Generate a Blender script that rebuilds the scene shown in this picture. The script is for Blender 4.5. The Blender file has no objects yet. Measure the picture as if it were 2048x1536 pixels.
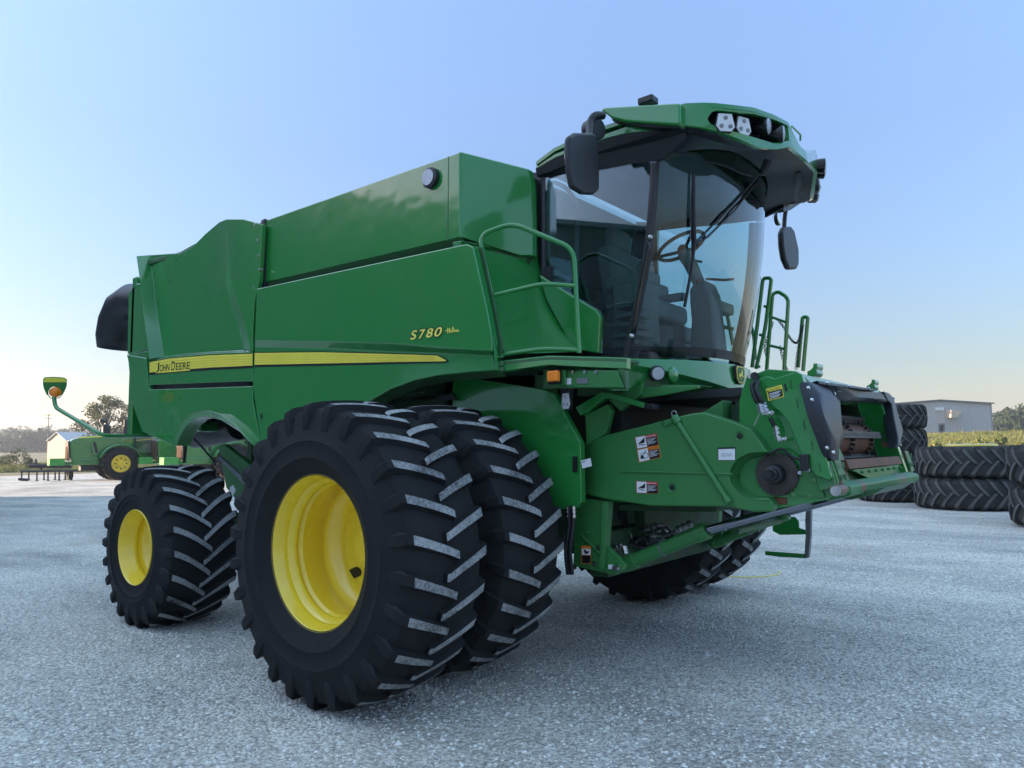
import bpy, bmesh, math, random
import numpy as np
from mathutils import Vector, Matrix
R_ = math.radians
random.seed(7); rng = np.random.default_rng(7)
sc = bpy.context.scene; COL = sc.collection

# ---------------------------------------------------------------- camera
CP = np.array([4.025, -5.5867, 1.6353]); YAW, PIT, ROL, FPX = 2.2576, 0.0901, -0.0124, 1453.0
cF = np.array([math.cos(YAW)*math.cos(PIT), math.sin(YAW)*math.cos(PIT), math.sin(PIT)])
cR0 = np.array([math.sin(YAW), -math.cos(YAW), 0.]); cU0 = np.cross(cR0, cF)
cR = cR0*math.cos(ROL)+cU0*math.sin(ROL); cU = cU0*math.cos(ROL)-cR0*math.sin(ROL)
cam = bpy.data.cameras.new('camera'); camo = bpy.data.objects.new('camera', cam); COL.objects.link(camo)
M = Matrix.Identity(4)
for i in range(3):
    M[i][0], M[i][1], M[i][2], M[i][3] = cR[i], cU[i], -cF[i], CP[i]
camo.matrix_world = M
cam.sensor_width = 36.0; cam.lens = FPX/2048*36.0; cam.clip_start = .05; cam.clip_end = 9000
sc.camera = camo
# ---------------------------------------------------------------- light
SUN_AZ, SUN_EL = R_(214.0), R_(8.5)
world = bpy.data.worlds.new('World'); sc.world = world; world.use_nodes = True
wn = world.node_tree; wn.nodes.clear()
sky = wn.nodes.new('ShaderNodeTexSky'); sky.sky_type = 'NISHITA'; sky.sun_disc = False
sky.sun_elevation = SUN_EL; sky.sun_rotation = math.pi/2-SUN_AZ
sky.air_density = 1.0; sky.dust_density = .7; sky.ozone_density = 3.5; sky.altitude = 100
bg = wn.nodes.new('ShaderNodeBackground'); bg.inputs[1].default_value = .15
wo = wn.nodes.new('ShaderNodeOutputWorld')
tn = wn.nodes.new('ShaderNodeMix'); tn.data_type = 'RGBA'; tn.blend_type = 'MULTIPLY'; tn.inputs[0].default_value = 1; tn.inputs[7].default_value = (2.58, 2.22, 1.93, 1)
wn.links.new(sky.outputs[0], tn.inputs[6]); tc = wn.nodes.new('ShaderNodeTexCoord'); sx_ = wn.nodes.new('ShaderNodeSeparateXYZ'); wn.links.new(tc.outputs['Generated'], sx_.inputs[0])
cr = wn.nodes.new('ShaderNodeValToRGB'); wn.links.new(sx_.outputs[2], cr.inputs[0])           # dusty peach band all round the horizon
for e_, (p_, c_) in zip((cr.color_ramp.elements[0], cr.color_ramp.elements.new(.10), cr.color_ramp.elements.new(.24), cr.color_ramp.elements.new(.38), cr.color_ramp.elements.new(.58), cr.color_ramp.elements[-1]), ((0, (.112, .083, .068)), (.10, (.122, .101, .097)), (.24, (.160, .141, .150)), (.38, (.205, .177, .192)), (.56, (.29, .25, .265)), (.75, (.92, .69, .50)))):
    e_.position = p_; e_.color = (*c_, 1)
t2_ = wn.nodes.new('ShaderNodeMix'); t2_.data_type = 'RGBA'; t2_.blend_type = 'MULTIPLY'; t2_.inputs[0].default_value = 1
wn.links.new(tn.outputs[2], t2_.inputs[6]); wn.links.new(cr.outputs[0], t2_.inputs[7]); wn.links.new(t2_.outputs[2], bg.inputs[0]); wn.links.new(bg.outputs[0], wo.inputs[0])
sl = bpy.data.lights.new('sun', 'SUN'); sl.energy = 2.0; sl.angle = R_(.53); sl.color = (1, .77, .56)
so = bpy.data.objects.new('sun', sl); COL.objects.link(so)
sd = Vector((math.cos(SUN_AZ)*math.cos(SUN_EL), math.sin(SUN_AZ)*math.cos(SUN_EL), math.sin(SUN_EL)))
so.rotation_euler = (-sd).to_track_quat('-Z', 'Y').to_euler(); so.location = (0, 0, 50)
sc.view_settings.view_transform = 'Standard'; sc.view_settings.look = 'None'
sc.view_settings.exposure = 2.98; sc.view_settings.gamma = 1; sc.view_settings.use_curve_mapping = False
sc.render.engine = 'CYCLES'
try:
    sc.cycles.use_denoising = True; sc.cycles.max_bounces = 8; sc.cycles.transparent_max_bounces = 16
except Exception: pass

# ---------------------------------------------------------------- measuring: a surveyed sight line met with a plane of known depth
def ray(px, py): return cF*FPX+cR*(px-1024)+cU*(768-py)
def S(px, py, **k):
    (ax, v), = k.items(); i = 'xyz'.index(ax); d = ray(px, py); return Vector(CP+d*((v-CP[i])/d[i]))
def SP(px, py, p0, n):
    d = ray(px, py); p0 = np.array(p0); n = np.array(n); return Vector(CP+d*(((p0-CP)@n)/(d@n)))
def SD(px, depth, z=None, py=None):          # point at a ground distance along the view axis
    d = ray(px, 768 if py is None else py); h = np.array([math.cos(YAW), math.sin(YAW), 0.]); t = depth/(d@h)
    q = CP+d*t
    return Vector((q[0], q[1], q[2] if z is None else z))

# ---------------------------------------------------------------- materials
def nmat(name):
    m = bpy.data.materials.new(name); m.use_nodes = True; nt = m.node_tree
    return m, nt, nt.nodes['Principled BSDF']
def N(nt, t, **k):
    n = nt.nodes.new(t)
    for a, b in k.items():
        if a.startswith('i_'):
            n.inputs[a[2:].replace('_', ' ')].default_value = b
        else: setattr(n, a, b)
    return n
def ramp(nt, fac, stops):
    r = nt.nodes.new('ShaderNodeValToRGB'); nt.links.new(fac, r.inputs[0])
    while len(r.color_ramp.elements) < len(stops): r.color_ramp.elements.new(.5)
    for e, (p_, c) in zip(r.color_ramp.elements, stops):
        e.position = p_; e.color = (*c, 1) if len(c) == 3 else c
    return r.outputs[0]
def coords(nt, kind='Object'): return nt.nodes.new('ShaderNodeTexCoord').outputs[kind]
def noise(nt, vec, scale, detail=4, rough=.55):  # fractal noise
    n = nt.nodes.new('ShaderNodeTexNoise'); n.inputs['Scale'].default_value = scale
    n.inputs['Detail'].default_value = detail; n.inputs['Roughness'].default_value = rough
    nt.links.new(vec, n.inputs['Vector']); return n.outputs['Fac']
def bump(nt, h, b, strength, dist):
    n = nt.nodes.new('ShaderNodeBump'); n.inputs['Strength'].default_value = strength; n.inputs['Distance'].default_value = dist
    nt.links.new(h, n.inputs['Height']); nt.links.new(n.outputs[0], b.inputs['Normal']); return n
def simple(name, col, rough=.5, metal=0., var=.12, vs=3., coat=0., bmp=0., bs=40., spec=.5, crough=.08):
    m, nt, b = nmat(name); c = coords(nt)
    f = noise(nt, c, vs)
    lo = tuple(x*(1-var) for x in col); hi = tuple(min(1, x*(1+var)) for x in col)
    nt.links.new(ramp(nt, f, [(.3, lo), (.7, hi)]), b.inputs['Base Color'])
    b.inputs['Roughness'].default_value = rough; b.inputs['Metallic'].default_value = metal
    b.inputs['Coat Weight'].default_value = coat; b.inputs['Coat Roughness'].default_value = crough
    b.inputs['Specular IOR Level'].default_value = spec
    if bmp: bump(nt, noise(nt, c, bs, 3), b, bmp, .01)
    return m
def paint(name, col, rough=.18, dust=.06, coat=1., wave=.14):
    # sheet paint: slight orange peel, film of dust that gathers low and in blotches
    m, nt, b = nmat(name); c = coords(nt)
    f = noise(nt, c, 1.7, 6, .65); f2 = noise(nt, c, 60, 3)
    mx = nt.nodes.new('ShaderNodeMix'); mx.data_type = 'RGBA'
    mul = N(nt, 'ShaderNodeMath', operation='MULTIPLY'); nt.links.new(f, mul.inputs[0]); mul.inputs[1].default_value = dust*2
    nt.links.new(mul.outputs[0], mx.inputs[0]); mx.inputs[6].default_value = (*col, 1); mx.inputs[7].default_value = (.16, .17, .13, 1)
    nt.links.new(mx.outputs[2], b.inputs['Base Color'])
    rr = N(nt, 'ShaderNodeMapRange'); nt.links.new(f, rr.inputs[0]); rr.inputs[3].default_value = rough-.05; rr.inputs[4].default_value = rough+.12
    nt.links.new(rr.outputs[0], b.inputs['Roughness'])
    b.inputs['Coat Weight'].default_value = coat; b.inputs['Coat Roughness'].default_value = .06
    w = noise(nt, c, 2.2, 2); ad = N(nt, 'ShaderNodeMath', operation='MULTIPLY_ADD'); nt.links.new(f2, ad.inputs[0]); ad.inputs[1].default_value = .02
    nt.links.new(w, ad.inputs[2]); bp_ = bump(nt, ad.outputs[0], b, wave, .05); nt.links.new(bp_.outputs[0], b.inputs['Coat Normal'])
    return m
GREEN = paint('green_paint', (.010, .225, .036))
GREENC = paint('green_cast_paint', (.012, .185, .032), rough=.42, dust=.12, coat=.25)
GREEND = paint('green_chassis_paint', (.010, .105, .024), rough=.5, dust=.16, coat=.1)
GREENK = simple('shade_dark_green', (.008, .045, .014), .6, var=.5, vs=6, bmp=.2)  # green darkened in colour for the shade underneath and inside the mouth
YELLOW = paint('yellow_paint', (.92, .68, .03), rough=.25, dust=.03, coat=.8)
STRIPE = simple('yellow_decal', (.90, .78, .09), .35, var=.05)
BLACKP = simple('black_plastic', (.012, .013, .017), .42, var=.3, bmp=.15, bs=120)
BLACKG = simple('gloss_black', (.006, .007, .009), .12, var=.2)
DECALB = simple('black_decal', (.008, .008, .01), .4)
WHITE = simple('white_decal', (.72, .75, .78), .4, var=.05)
RED = simple('red_decal', (.45, .03, .03), .4, var=.05)
ORANGE = simple('orange_decal', (.75, .22, .02), .4, var=.05)
LETY = simple('pale_yellow_decal', (.92, .84, .16), .4, var=.03)
AMBER, _nt, _b = nmat('amber_lens'); _b.inputs['Base Color'].default_value = (1, .26, .02, 1); _b.inputs['Roughness'].default_value = .15
_b.inputs['Transmission Weight'].default_value = .0; bump(_nt, noise(_nt, coords(_nt), 90, 2), _b, .4, .01)
CHROME = simple('zinc_fitting', (.55, .56, .58), .28, metal=1., var=.2, vs=20)
RODM = simple('chromed_rod', (.32, .34, .40), .12, metal=1., var=.05)
STEEL = simple('dark_steel', (.055, .048, .044), .5, metal=.5, var=.5, vs=9, bmp=.3, bs=60)
def rusty(name, base, rust, lo=.45, hi=.62, rough=.5, metal=0., sc_=5.):
    m, nt, b = nmat(name); c = coords(nt); f = noise(nt, c, sc_, 8, .7)
    nt.links.new(ramp(nt, f, [(lo, base), (hi, rust)]), b.inputs['Base Color']); b.inputs['Roughness'].default_value = rough
    b.inputs['Metallic'].default_value = metal; bump(nt, noise(nt, c, 50, 4), b, .25, .01); return m
RUST = rusty('rusty_steel', (.10, .055, .04), (.20, .075, .03), .3, .7, .62, .3)
SCUFF = rusty('scuffed_green_paint', (.018, .16, .045), (.17, .085, .06), .545, .585, .42, 0, 7.)
WORN = rusty('worn_black_steel', (.02, .024, .032), (.36, .38, .40), .60, .66, .38, .2, 3.0)
LENS = simple('lamp_lens', (.42, .45, .49), .18, metal=.6, var=.1, vs=40, bmp=.5, bs=150)
LAMPW = simple('white_lamp_face', (.66, .68, .70), .35, var=.06)
SEAT = simple('grey_seat_fabric', (.22, .23, .23), .85, var=.15, bmp=.2, bs=150)
TRIM = simple('grey_cab_trim', (.21, .22, .205), .6, var=.1, bmp=.1, bs=80)
DARKT = simple('dark_cab_trim', (.02, .022, .025), .6)
MIRG = simple('mirror_glass', (.7, .75, .8), .03, metal=1., var=.02)
GALV = simple('galvanised_bracket', (.22, .24, .26), .4, metal=.7, var=.2)

def rubber(name, col, dust, lo, hi, rough=.75):
    m, nt, b = nmat(name); c = coords(nt); f = noise(nt, c, 60, 8, .78); g = noise(nt, c, 3.0, 3)
    ad = N(nt, 'ShaderNodeMath', operation='MULTIPLY_ADD'); nt.links.new(g, ad.inputs[0]); ad.inputs[1].default_value = .6; nt.links.new(f, ad.inputs[2])
    nt.links.new(ramp(nt, ad.outputs[0], [(lo, col), (hi, dust)]), b.inputs['Base Color'])
    b.inputs['Roughness'].default_value = rough; b.inputs['Specular IOR Level'].default_value = .3; bump(nt, noise(nt, c, 45, 5), b, .25, .01); return m
RUBBER = rubber('tyre_rubber', (.0052, .006, .0075), (.016, .016, .018), .55, 1.0)
RUBBERO = rubber('old_tyre_rubber', (.012, .0125, .014), (.06, .056, .05), .5, 1.0)
LUGTOP = rubber('chalky_lug_face', (.03, .031, .034), (.38, .39, .40), .62, .92, .85)
LUGTOPR = rubber('chalky_rear_lug_face', (.02, .021, .025), (.31, .32, .335), .58, .86, .85)
LUGOLD = rubber('dusty_lug_face', (.03, .03, .032), (.12, .118, .112), .45, .85, .8)

def glassmat(name, tint, fres=1.0):
    m = bpy.data.materials.new(name); m.use_nodes = True; nt = m.node_tree; nt.nodes.clear()
    o = nt.nodes.new('ShaderNodeOutputMaterial'); t = nt.nodes.new('ShaderNodeBsdfTransparent'); g = nt.nodes.new('ShaderNodeBsdfGlossy')
    t.inputs[0].default_value = (*tint, 1); g.inputs[0].default_value = (.9, .95, 1, 1); g.inputs['Roughness'].default_value = .015
    f = nt.nodes.new('ShaderNodeFresnel'); f.inputs[0].default_value = 1.5
    ml = N(nt, 'ShaderNodeMath', operation='MULTIPLY'); nt.links.new(f.outputs[0], ml.inputs[0]); ml.inputs[1].default_value = fres
    ml.use_clamp = True
    mx = nt.nodes.new('ShaderNodeMixShader'); nt.links.new(ml.outputs[0], mx.inputs[0]); nt.links.new(t.outputs[0], mx.inputs[1]); nt.links.new(g.outputs[0], mx.inputs[2])
    nt.links.new(mx.outputs[0], o.inputs[0]); return m
GLASS = glassmat('tinted_windscreen', (.70, .90, .94), 1.45)
GLASSD = glassmat('tinted_side_glass', (.68, .80, .80), 1.15)

# ---------------------------------------------------------------- mesh helpers
def tag(o, label=None, cat=None, group=None, kind=None):
    if label: o['label'] = label
    if cat: o['category'] = cat
    if group: o['group'] = group
    if kind: o['kind'] = kind
    return o
def empty(name, loc=(0, 0, 0), rz=0, parent=None):
    o = bpy.data.objects.new(name, None); COL.objects.link(o); o.location = loc; o.rotation_euler = (0, 0, rz); o.empty_display_size = .3
    if parent: o.parent = parent
    return o
def link(name, me, mats, parent=None, bevel=0., seg=2, smooth=True, ang=35):
    if not isinstance(mats, (list, tuple)): mats = [mats]
    for m in mats: me.materials.append(m)
    if smooth:
        me.shade_smooth()
        try: me.set_sharp_from_angle(angle=R_(ang))
        except Exception: pass
    o = bpy.data.objects.new(name, me); COL.objects.link(o)
    if parent: o.parent = parent
    if bevel:
        b = o.modifiers.new('bevel', 'BEVEL'); b.width = bevel; b.segments = seg; b.limit_method = 'ANGLE'; b.angle_limit = R_(25)
        b.harden_normals = True
    return o
class MB:
    """collects shapes into one mesh; every face carries a material slot"""
    def __init__(s): s.v = []; s.f = []; s.m = []
    def add(s, vs, fs, m=0):
        o = len(s.v); s.v += [tuple(v) for v in vs]; s.f += [tuple(i+o for i in f) for f in fs]; s.m += [m]*len(fs); return s
    def box(s, c, sz, m=0, rot=None):
        x, y, z = (a/2 for a in sz); vs = [Vector((i, j, k)) for i in (-x, x) for j in (-y, y) for k in (-z, z)]
        if rot: vs = [rot@v for v in vs]
        vs = [v+Vector(c) for v in vs]
        return s.add(vs, [(0, 1, 3, 2), (4, 6, 7, 5), (0, 4, 5, 1), (2, 3, 7, 6), (0, 2, 6, 4), (1, 5, 7, 3)], m)
    def prism(s, pts, d, m=0):                 # polygon (3d points) pushed along d
        n = len(pts); p = [Vector(q) for q in pts]; d = Vector(d); nn = Vector((0, 0, 0))
        for i in range(n): nn += p[i].cross(p[(i+1) % n])
        if nn.dot(d) > 0: p = p[::-1]
        vs = p+[q+d for q in p]
        fs = [tuple(range(n)), tuple(range(2*n-1, n-1, -1))]+[(i, i+n, (i+1) % n+n, (i+1) % n) for i in range(n)]
        return s.add(vs, fs, m)
    def tube(s, path, r, m=0, n=10, cap=True, rs=None):
        path = [Vector(q) for q in path]; k = len(path); vs = []; pu = None
        for i, q in enumerate(path):
            t = (path[min(i+1, k-1)]-path[max(i-1, 0)]).normalized()
            if pu is None: pu = t.orthogonal().normalized()
            u = (pu-t*pu.dot(t)).normalized(); pu = u; w = t.cross(u); rr = rs[i] if rs else r
            vs += [q+(u*math.cos(2*math.pi*j/n)+w*math.sin(2*math.pi*j/n))*rr for j in range(n)]
        fs = [(i*n+j, i*n+(j+1) % n, (i+1)*n+(j+1) % n, (i+1)*n+j) for i in range(k-1) for j in range(n)]
        if cap: fs += [tuple(range(n-1, -1, -1)), tuple(range((k-1)*n, k*n))]
        return s.add(vs, fs, m)
    def cyl(s, a, b, r, m=0, n=20, r2=None): return s.tube([a, b], r, m, n, True, [r, r if r2 is None else r2])
    def lathe(s, prof, c, axis='y', m=0, n=64, closed=False, ms=None):     # prof: (r, h)
        c = Vector(c); vs = []
        for r, h in prof:
            for j in range(n):
                a = 2*math.pi*j/n; u, w = r*math.cos(a), r*math.sin(a)
                vs.append(c+Vector({'y': (u, h, w), 'z': (u, w, h), 'x': (h, u, w)}[axis]))
        k = len(prof); rr = k if closed else k-1
        for i in range(rr):
            fs = [(i*n+j, i*n+(j+1) % n, ((i+1) % k)*n+(j+1) % n, ((i+1) % k)*n+j) for j in range(n)]
            o = len(s.v) if i == 0 else o0
            if i == 0: o0 = len(s.v); s.v += [tuple(v) for v in vs]
            s.f += [tuple(q+o0 for q in f) for f in fs]; s.m += [m if ms is None else ms[i]]*n
        return s
    def sphere(s, c, r, m=0, n=12, sx=(1, 1, 1)):
        vs = []; c = Vector(c)
        for i in range(n//2+1):
            t = math.pi*i/(n//2)
            for j in range(n):
                a = 2*math.pi*j/n; vs.append(c+Vector((r*sx[0]*math.sin(t)*math.cos(a), r*sx[1]*math.sin(t)*math.sin(a), r*sx[2]*math.cos(t))))
        return s.add(vs, [(i*n+j, (i+1)*n+j, (i+1)*n+(j+1) % n, i*n+(j+1) % n) for i in range(n//2) for j in range(n)], m)
    def grid(s, rows, m=0, d=None):             # rows of 3d points; optional thickness vector
        a = len(rows); b = len(rows[0]); vs = [Vector(q) for r in rows for q in r]
        fs = [(i*b+j, i*b+j+1, (i+1)*b+j+1, (i+1)*b+j) for i in range(a-1) for j in range(b-1)]
        if d is None: return s.add(vs, fs, m)
        d = Vector(d); n = a*b; vs2 = vs+[v+d for v in vs]
        fs2 = fs+[tuple(n+q for q in f[::-1]) for f in fs]
        per = [(0, j) for j in range(b)]+[(i, b-1) for i in range(1, a)]+[(a-1, j) for j in range(b-2, -1, -1)]+[(i, 0) for i in range(a-2, 0, -1)]
        per = [i*b+j for i, j in per]
        fs2 += [(per[i], per[i]+n, per[(i+1) % len(per)]+n, per[(i+1) % len(per)]) for i in range(len(per))]
        return s.add(vs2, fs2, m)
    def mirror(s):                              # mirrored twin of everything so far across y = 0
        n = len(s.v); s.v += [(x, -y, z) for x, y, z in s.v]; s.m += list(s.m); s.f += [tuple(i+n for i in f[::-1]) for f in s.f]; return s
    def mesh(s, name='mesh', fix=True):
        me = bpy.data.meshes.new(name); me.from_pydata(s.v, [], s.f); me.polygons.foreach_set('material_index', s.m)
        if fix:
            b = bmesh.new(); b.from_mesh(me); bmesh.ops.recalc_face_normals(b, faces=b.faces); b.to_mesh(me); b.free()
        me.update(); return me
    def pieces(s, ysplit=False):
        par = list(range(len(s.v)))
        def root(a):
            while par[a] != a: par[a] = par[par[a]]; a = par[a]
            return a
        if ysplit: key = lambda f: s.v[f[0]][1] > 0
        else:
            for f in s.f:
                for q in f[1:]: par[root(q)] = root(f[0])
            key = lambda f: root(f[0])
        out = {}
        for f, m in zip(s.f, s.m): out.setdefault(key(f), []).append((f, m))
        res = []
        for fm_ in out.values():
            b = MB(); mp = {}
            for f, m in fm_:
                for q in f:
                    if q not in mp: mp[q] = len(b.v); b.v.append(s.v[q])
                b.f.append(tuple(mp[q] for q in f)); b.m.append(m)
            res.append(b)
        return res
    def each(s, name, mats, parent=None, bevel=0., ysplit=False, **k):      # every separate piece an object of its own
        return [b.build(name, mats, parent, bevel, **k) for b in s.pieces(ysplit)]
    def build(s, name, mats, parent=None, bevel=0., seg=2, smooth=True, ang=35, fix=True):
        return link(name, s.mesh(name, fix), mats, parent, bevel, seg, smooth, ang)
def shell(pix, faces, dy=.05, mb=None, m=0, dvec=None):
    """surface from surveyed points (px, py, y) and faces, given thickness towards the machine"""
    mb = mb or MB(); P = [S(a, b, y=c) for a, b, c in pix]; n = len(P); d = Vector(dvec or (0, dy, 0))
    ed = {}
    for f in faces:
        for i in range(len(f)): ed[(f[i], f[(i+1) % len(f)])] = 1
    fs = [tuple(f) for f in faces]+[tuple(q+n for q in f[::-1]) for f in faces]
    for (a, b) in ed:
        if (b, a) not in ed: fs.append((b, a, a+n, b+n))
    return mb.add(P+[q+d for q in P], fs, m)
def poly(pts, y, dy, mb=None, m=0):
    return (mb or MB()).prism([S(a, b, y=y) for a, b in pts], (0, dy, 0), m)
def text(name, body, p0, p1, up, height, mat, parent, th=.002, offset=0., bold=0., shear=0., fit=True, n=None):
    cu = bpy.data.curves.new(name, 'FONT'); cu.body = body; cu.size = 1; cu.extrude = 0; cu.shear = shear; cu.offset = bold
    t = bpy.data.objects.new(name, cu); me = t.to_mesh(); me = me.copy(); bpy.data.objects.remove(t); 
    vs = np.array([v.co[:] for v in me.vertices]); lo, hi = vs.min(0), vs.max(0)
    p0, p1 = Vector(p0), Vector(p1); ex = (p1-p0); L = ex.length; ex.normalize(); ez = Vector(up); ez = (ez-ex*ez.dot(ex)).normalized()
    nn = ex.cross(ez)
    for v in me.vertices:
        q = p0+ex*((v.co.x-lo[0])/(hi[0]-lo[0])*L)+ez*((v.co.y-lo[1])/(hi[1]-lo[1])*height)+nn*offset
        v.co = q
    me.name = name
    return link(name, me, mat, parent, smooth=False)
def bolts(mb, pts, r=.012, m=0, d=(0, -.008, 0)):
    for q in pts: mb.cyl(q, Vector(q)+Vector(d), r, m, 8)
    return mb
def bez(pts, n=8):                               # smooth path through points (Catmull-Rom)
    P = [Vector(q) for q in pts]; P = [P[0]*2-P[1]]+P+[P[-1]*2-P[-2]]; out = []
    for i in range(1, len(P)-2):
        for k in range(n):
            t = k/n; a, b, c, d = P[i-1:i+3]
            out.append(.5*((2*b)+(c-a)*t+(2*a-5*b+4*c-d)*t*t+(3*b-3*c+d-a)*t**3))
    return out+[P[-2]]
def rnd(pts, r=.06, n=5):                        # polyline with rounded corners
    P = [Vector(q) for q in pts]; out = [P[0]]
    for i in range(1, len(P)-1):
        a = (P[i-1]-P[i]); b = (P[i+1]-P[i]); ra = min(r, a.length*.45, b.length*.45); A = P[i]+a.normalized()*ra; B = P[i]+b.normalized()*ra
        for k in range(n+1):
            t = k/n; out.append(A*(1-t)**2+P[i]*2*t*(1-t)+B*t*t)
    return out+[P[-1]]

# ================================================================ GROUND
def gravel_mat():
    m, nt, b = nmat('crushed_limestone_gravel'); c = coords(nt, 'Object')
    v = nt.nodes.new('ShaderNodeTexVoronoi'); v.inputs['Scale'].default_value = 42; nt.links.new(c, v.inputs['Vector'])
    v2 = nt.nodes.new('ShaderNodeTexVoronoi'); v2.inputs['Scale'].default_value = 95; nt.links.new(c, v2.inputs['Vector'])
    big = noise(nt, c, .22, 5, .6); mid = noise(nt, c, 1.3, 6, .65); fine = noise(nt, c, 170, 3)
    hs = nt.nodes.new('ShaderNodeSeparateColor'); nt.links.new(v.outputs['Color'], hs.inputs[0])
    stones = ramp(nt, hs.outputs[0], [(0, (.50, .48, .455)), (.5, (.66, .64, .605)), (.85, (.76, .74, .70)), (1, (.86, .84, .80))])
    dustc = ramp(nt, fine, [(.3, (.68, .66, .625)), (.7, (.80, .78, .745))])
    mask = nt.nodes.new('ShaderNodeMix'); mask.data_type = 'RGBA'
    mk = ramp(nt, mid, [(.50, (0, 0, 0)), (.72, (.8, .8, .8))]); nt.links.new(mk, mask.inputs[0]); nt.links.new(stones, mask.inputs[6]); nt.links.new(dustc, mask.inputs[7])
    # pale dusty drifts and darker damp wheel tracks
    tint = nt.nodes.new('ShaderNodeMix'); tint.data_type = 'RGBA'; tint.blend_type = 'MULTIPLY'; tint.inputs[0].default_value = 1
    gp = nt.nodes.new('ShaderNodeMix'); gp.data_type = 'RGBA'; gp.blend_type = 'MULTIPLY'; gp.inputs[0].default_value = 1; nt.links.new(mask.outputs[2], gp.inputs[6])
    nt.links.new(ramp(nt, v.outputs['Distance'], [(0, (1.12, 1.12, 1.12)), (.42, (1, 1, 1)), (.75, (.58, .58, .59))]), gp.inputs[7]); nt.links.new(gp.outputs[2], tint.inputs[6])
    mp = nt.nodes.new('ShaderNodeMapping'); mp.inputs['Rotation'].default_value = (0, 0, R_(-40)); mp.inputs['Scale'].default_value = (.5, 1.25, 1); nt.links.new(c, mp.inputs[0])
    trk = noise(nt, mp.outputs[0], .55, 6, .62)
    nt.links.new(ramp(nt, trk, [(.34, (.66, .66, .67)), (.47, (.94, .93, .91)), (.60, (1.18, 1.15, 1.10))]), tint.inputs[7])
    t2 = nt.nodes.new('ShaderNodeMix'); t2.data_type = 'RGBA'; nt.links.new(tint.outputs[2], t2.inputs[6]); t2.inputs[7].default_value = (.40, .35, .285, 1)
    nt.links.new(ramp(nt, big, [(.52, (0, 0, 0)), (.70, (.6, .6, .6))]), t2.inputs[0])
    nt.links.new(t2.outputs[2], b.inputs['Base Color']); b.inputs['Roughness'].default_value = .92; b.inputs['Specular IOR Level'].default_value = .25
    dd = N(nt, 'ShaderNodeMath', operation='MULTIPLY_ADD'); nt.links.new(v.outputs['Distance'], dd.inputs[0]); dd.inputs[1].default_value = -1.0
    d2 = N(nt, 'ShaderNodeMath', operation='MULTIPLY'); nt.links.new(v2.outputs['Distance'], d2.inputs[0]); d2.inputs[1].default_value = -.5; nt.links.new(d2.outputs[0], dd.inputs[2])
    d3 = N(nt, 'ShaderNodeMath', operation='ADD'); nt.links.new(dd.outputs[0], d3.inputs[0]); nt.links.new(mid, d3.inputs[1])
    bump(nt, d3.outputs[0], b, .8, .024)
    return m
GRAVEL = gravel_mat()
FV = Vector((math.cos(YAW), math.sin(YAW), 0)); LV = Vector((-math.sin(YAW), math.cos(YAW), 0)); C0 = Vector((CP[0], CP[1], 0))
def CL(d, l, z=0.): q = C0+FV*d+LV*l; return Vector((q.x, q.y, z))     # depth from the viewpoint, distance to its left
def hills(d, l):
    r = math.hypot(d, l); a = math.degrees(math.atan2(-l, max(d, .01)))            # a > 0 to the right
    zl = 0.
    if d > 62:
        t = min(1, (r-62)/340.); zl = 5.2*t*t
        if r > 420: zl += (min(1, (r-420)/500.)**1.3)*17*(1+.10*math.sin(a*.35)+.06*math.sin(a*1.1+2))
    zr = 0.
    if d > 34:
        t = min(1, (r-34)/90.); zr = 3.2*t**1.5
        if r > 260: zr += min(1, (r-260)/500.)*18
    w = max(0, min(1, (a+6)/14)); w = w*w*(3-2*w)
    return zl*(1-w)+zr*w
def groundmesh(name, rads, mat, z0):
    mb = MB(); n = 120; rows = []
    for r in rads:
        row = []
        for j in range(n):
            a = 2*math.pi*j/n; d, l = r*math.cos(a), r*math.sin(a); row.append(CL(d, l, z0+hills(d, l)))
        rows.append(row)
    a_, b_ = len(rows), n; vs = [q for r in rows for q in r]
    fs = [(i*b_+j, i*b_+(j+1) % b_, (i+1)*b_+(j+1) % b_, (i+1)*b_+j) for i in range(a_-1) for j in range(b_)]
    return mb.add(vs, fs).build(name, mat, ang=60)
fm, fnt, fb = nmat('meadow_and_fields'); fc = coords(fnt, 'Object')
fn = noise(fnt, fc, .05, 6, .65); fn2 = noise(fnt, fc, 1.2, 5, .7)
mxx = fnt.nodes.new('ShaderNodeMix'); mxx.data_type = 'RGBA'; mxx.blend_type = 'MULTIPLY'; mxx.inputs[0].default_value = 1
fnt.links.new(ramp(fnt, fn, [(.35, (.085, .095, .028)), (.5, (.15, .14, .05)), (.65, (.19, .12, .07))]), mxx.inputs[6])
fnt.links.new(ramp(fnt, fn2, [(.3, (.55, .55, .55)), (.7, (1.35, 1.35, 1.35))]), mxx.inputs[7]); fnt.links.new(mxx.outputs[2], fb.inputs['Base Color']); fb.inputs['Roughness'].default_value = .95
terrain = groundmesh('terrain', [12, 34, 44, 56, 70, 90, 120, 160, 220, 300, 420, 500, 620, 760, 920, 1180], fm, -.06); tag(terrain, kind='structure')
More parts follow.
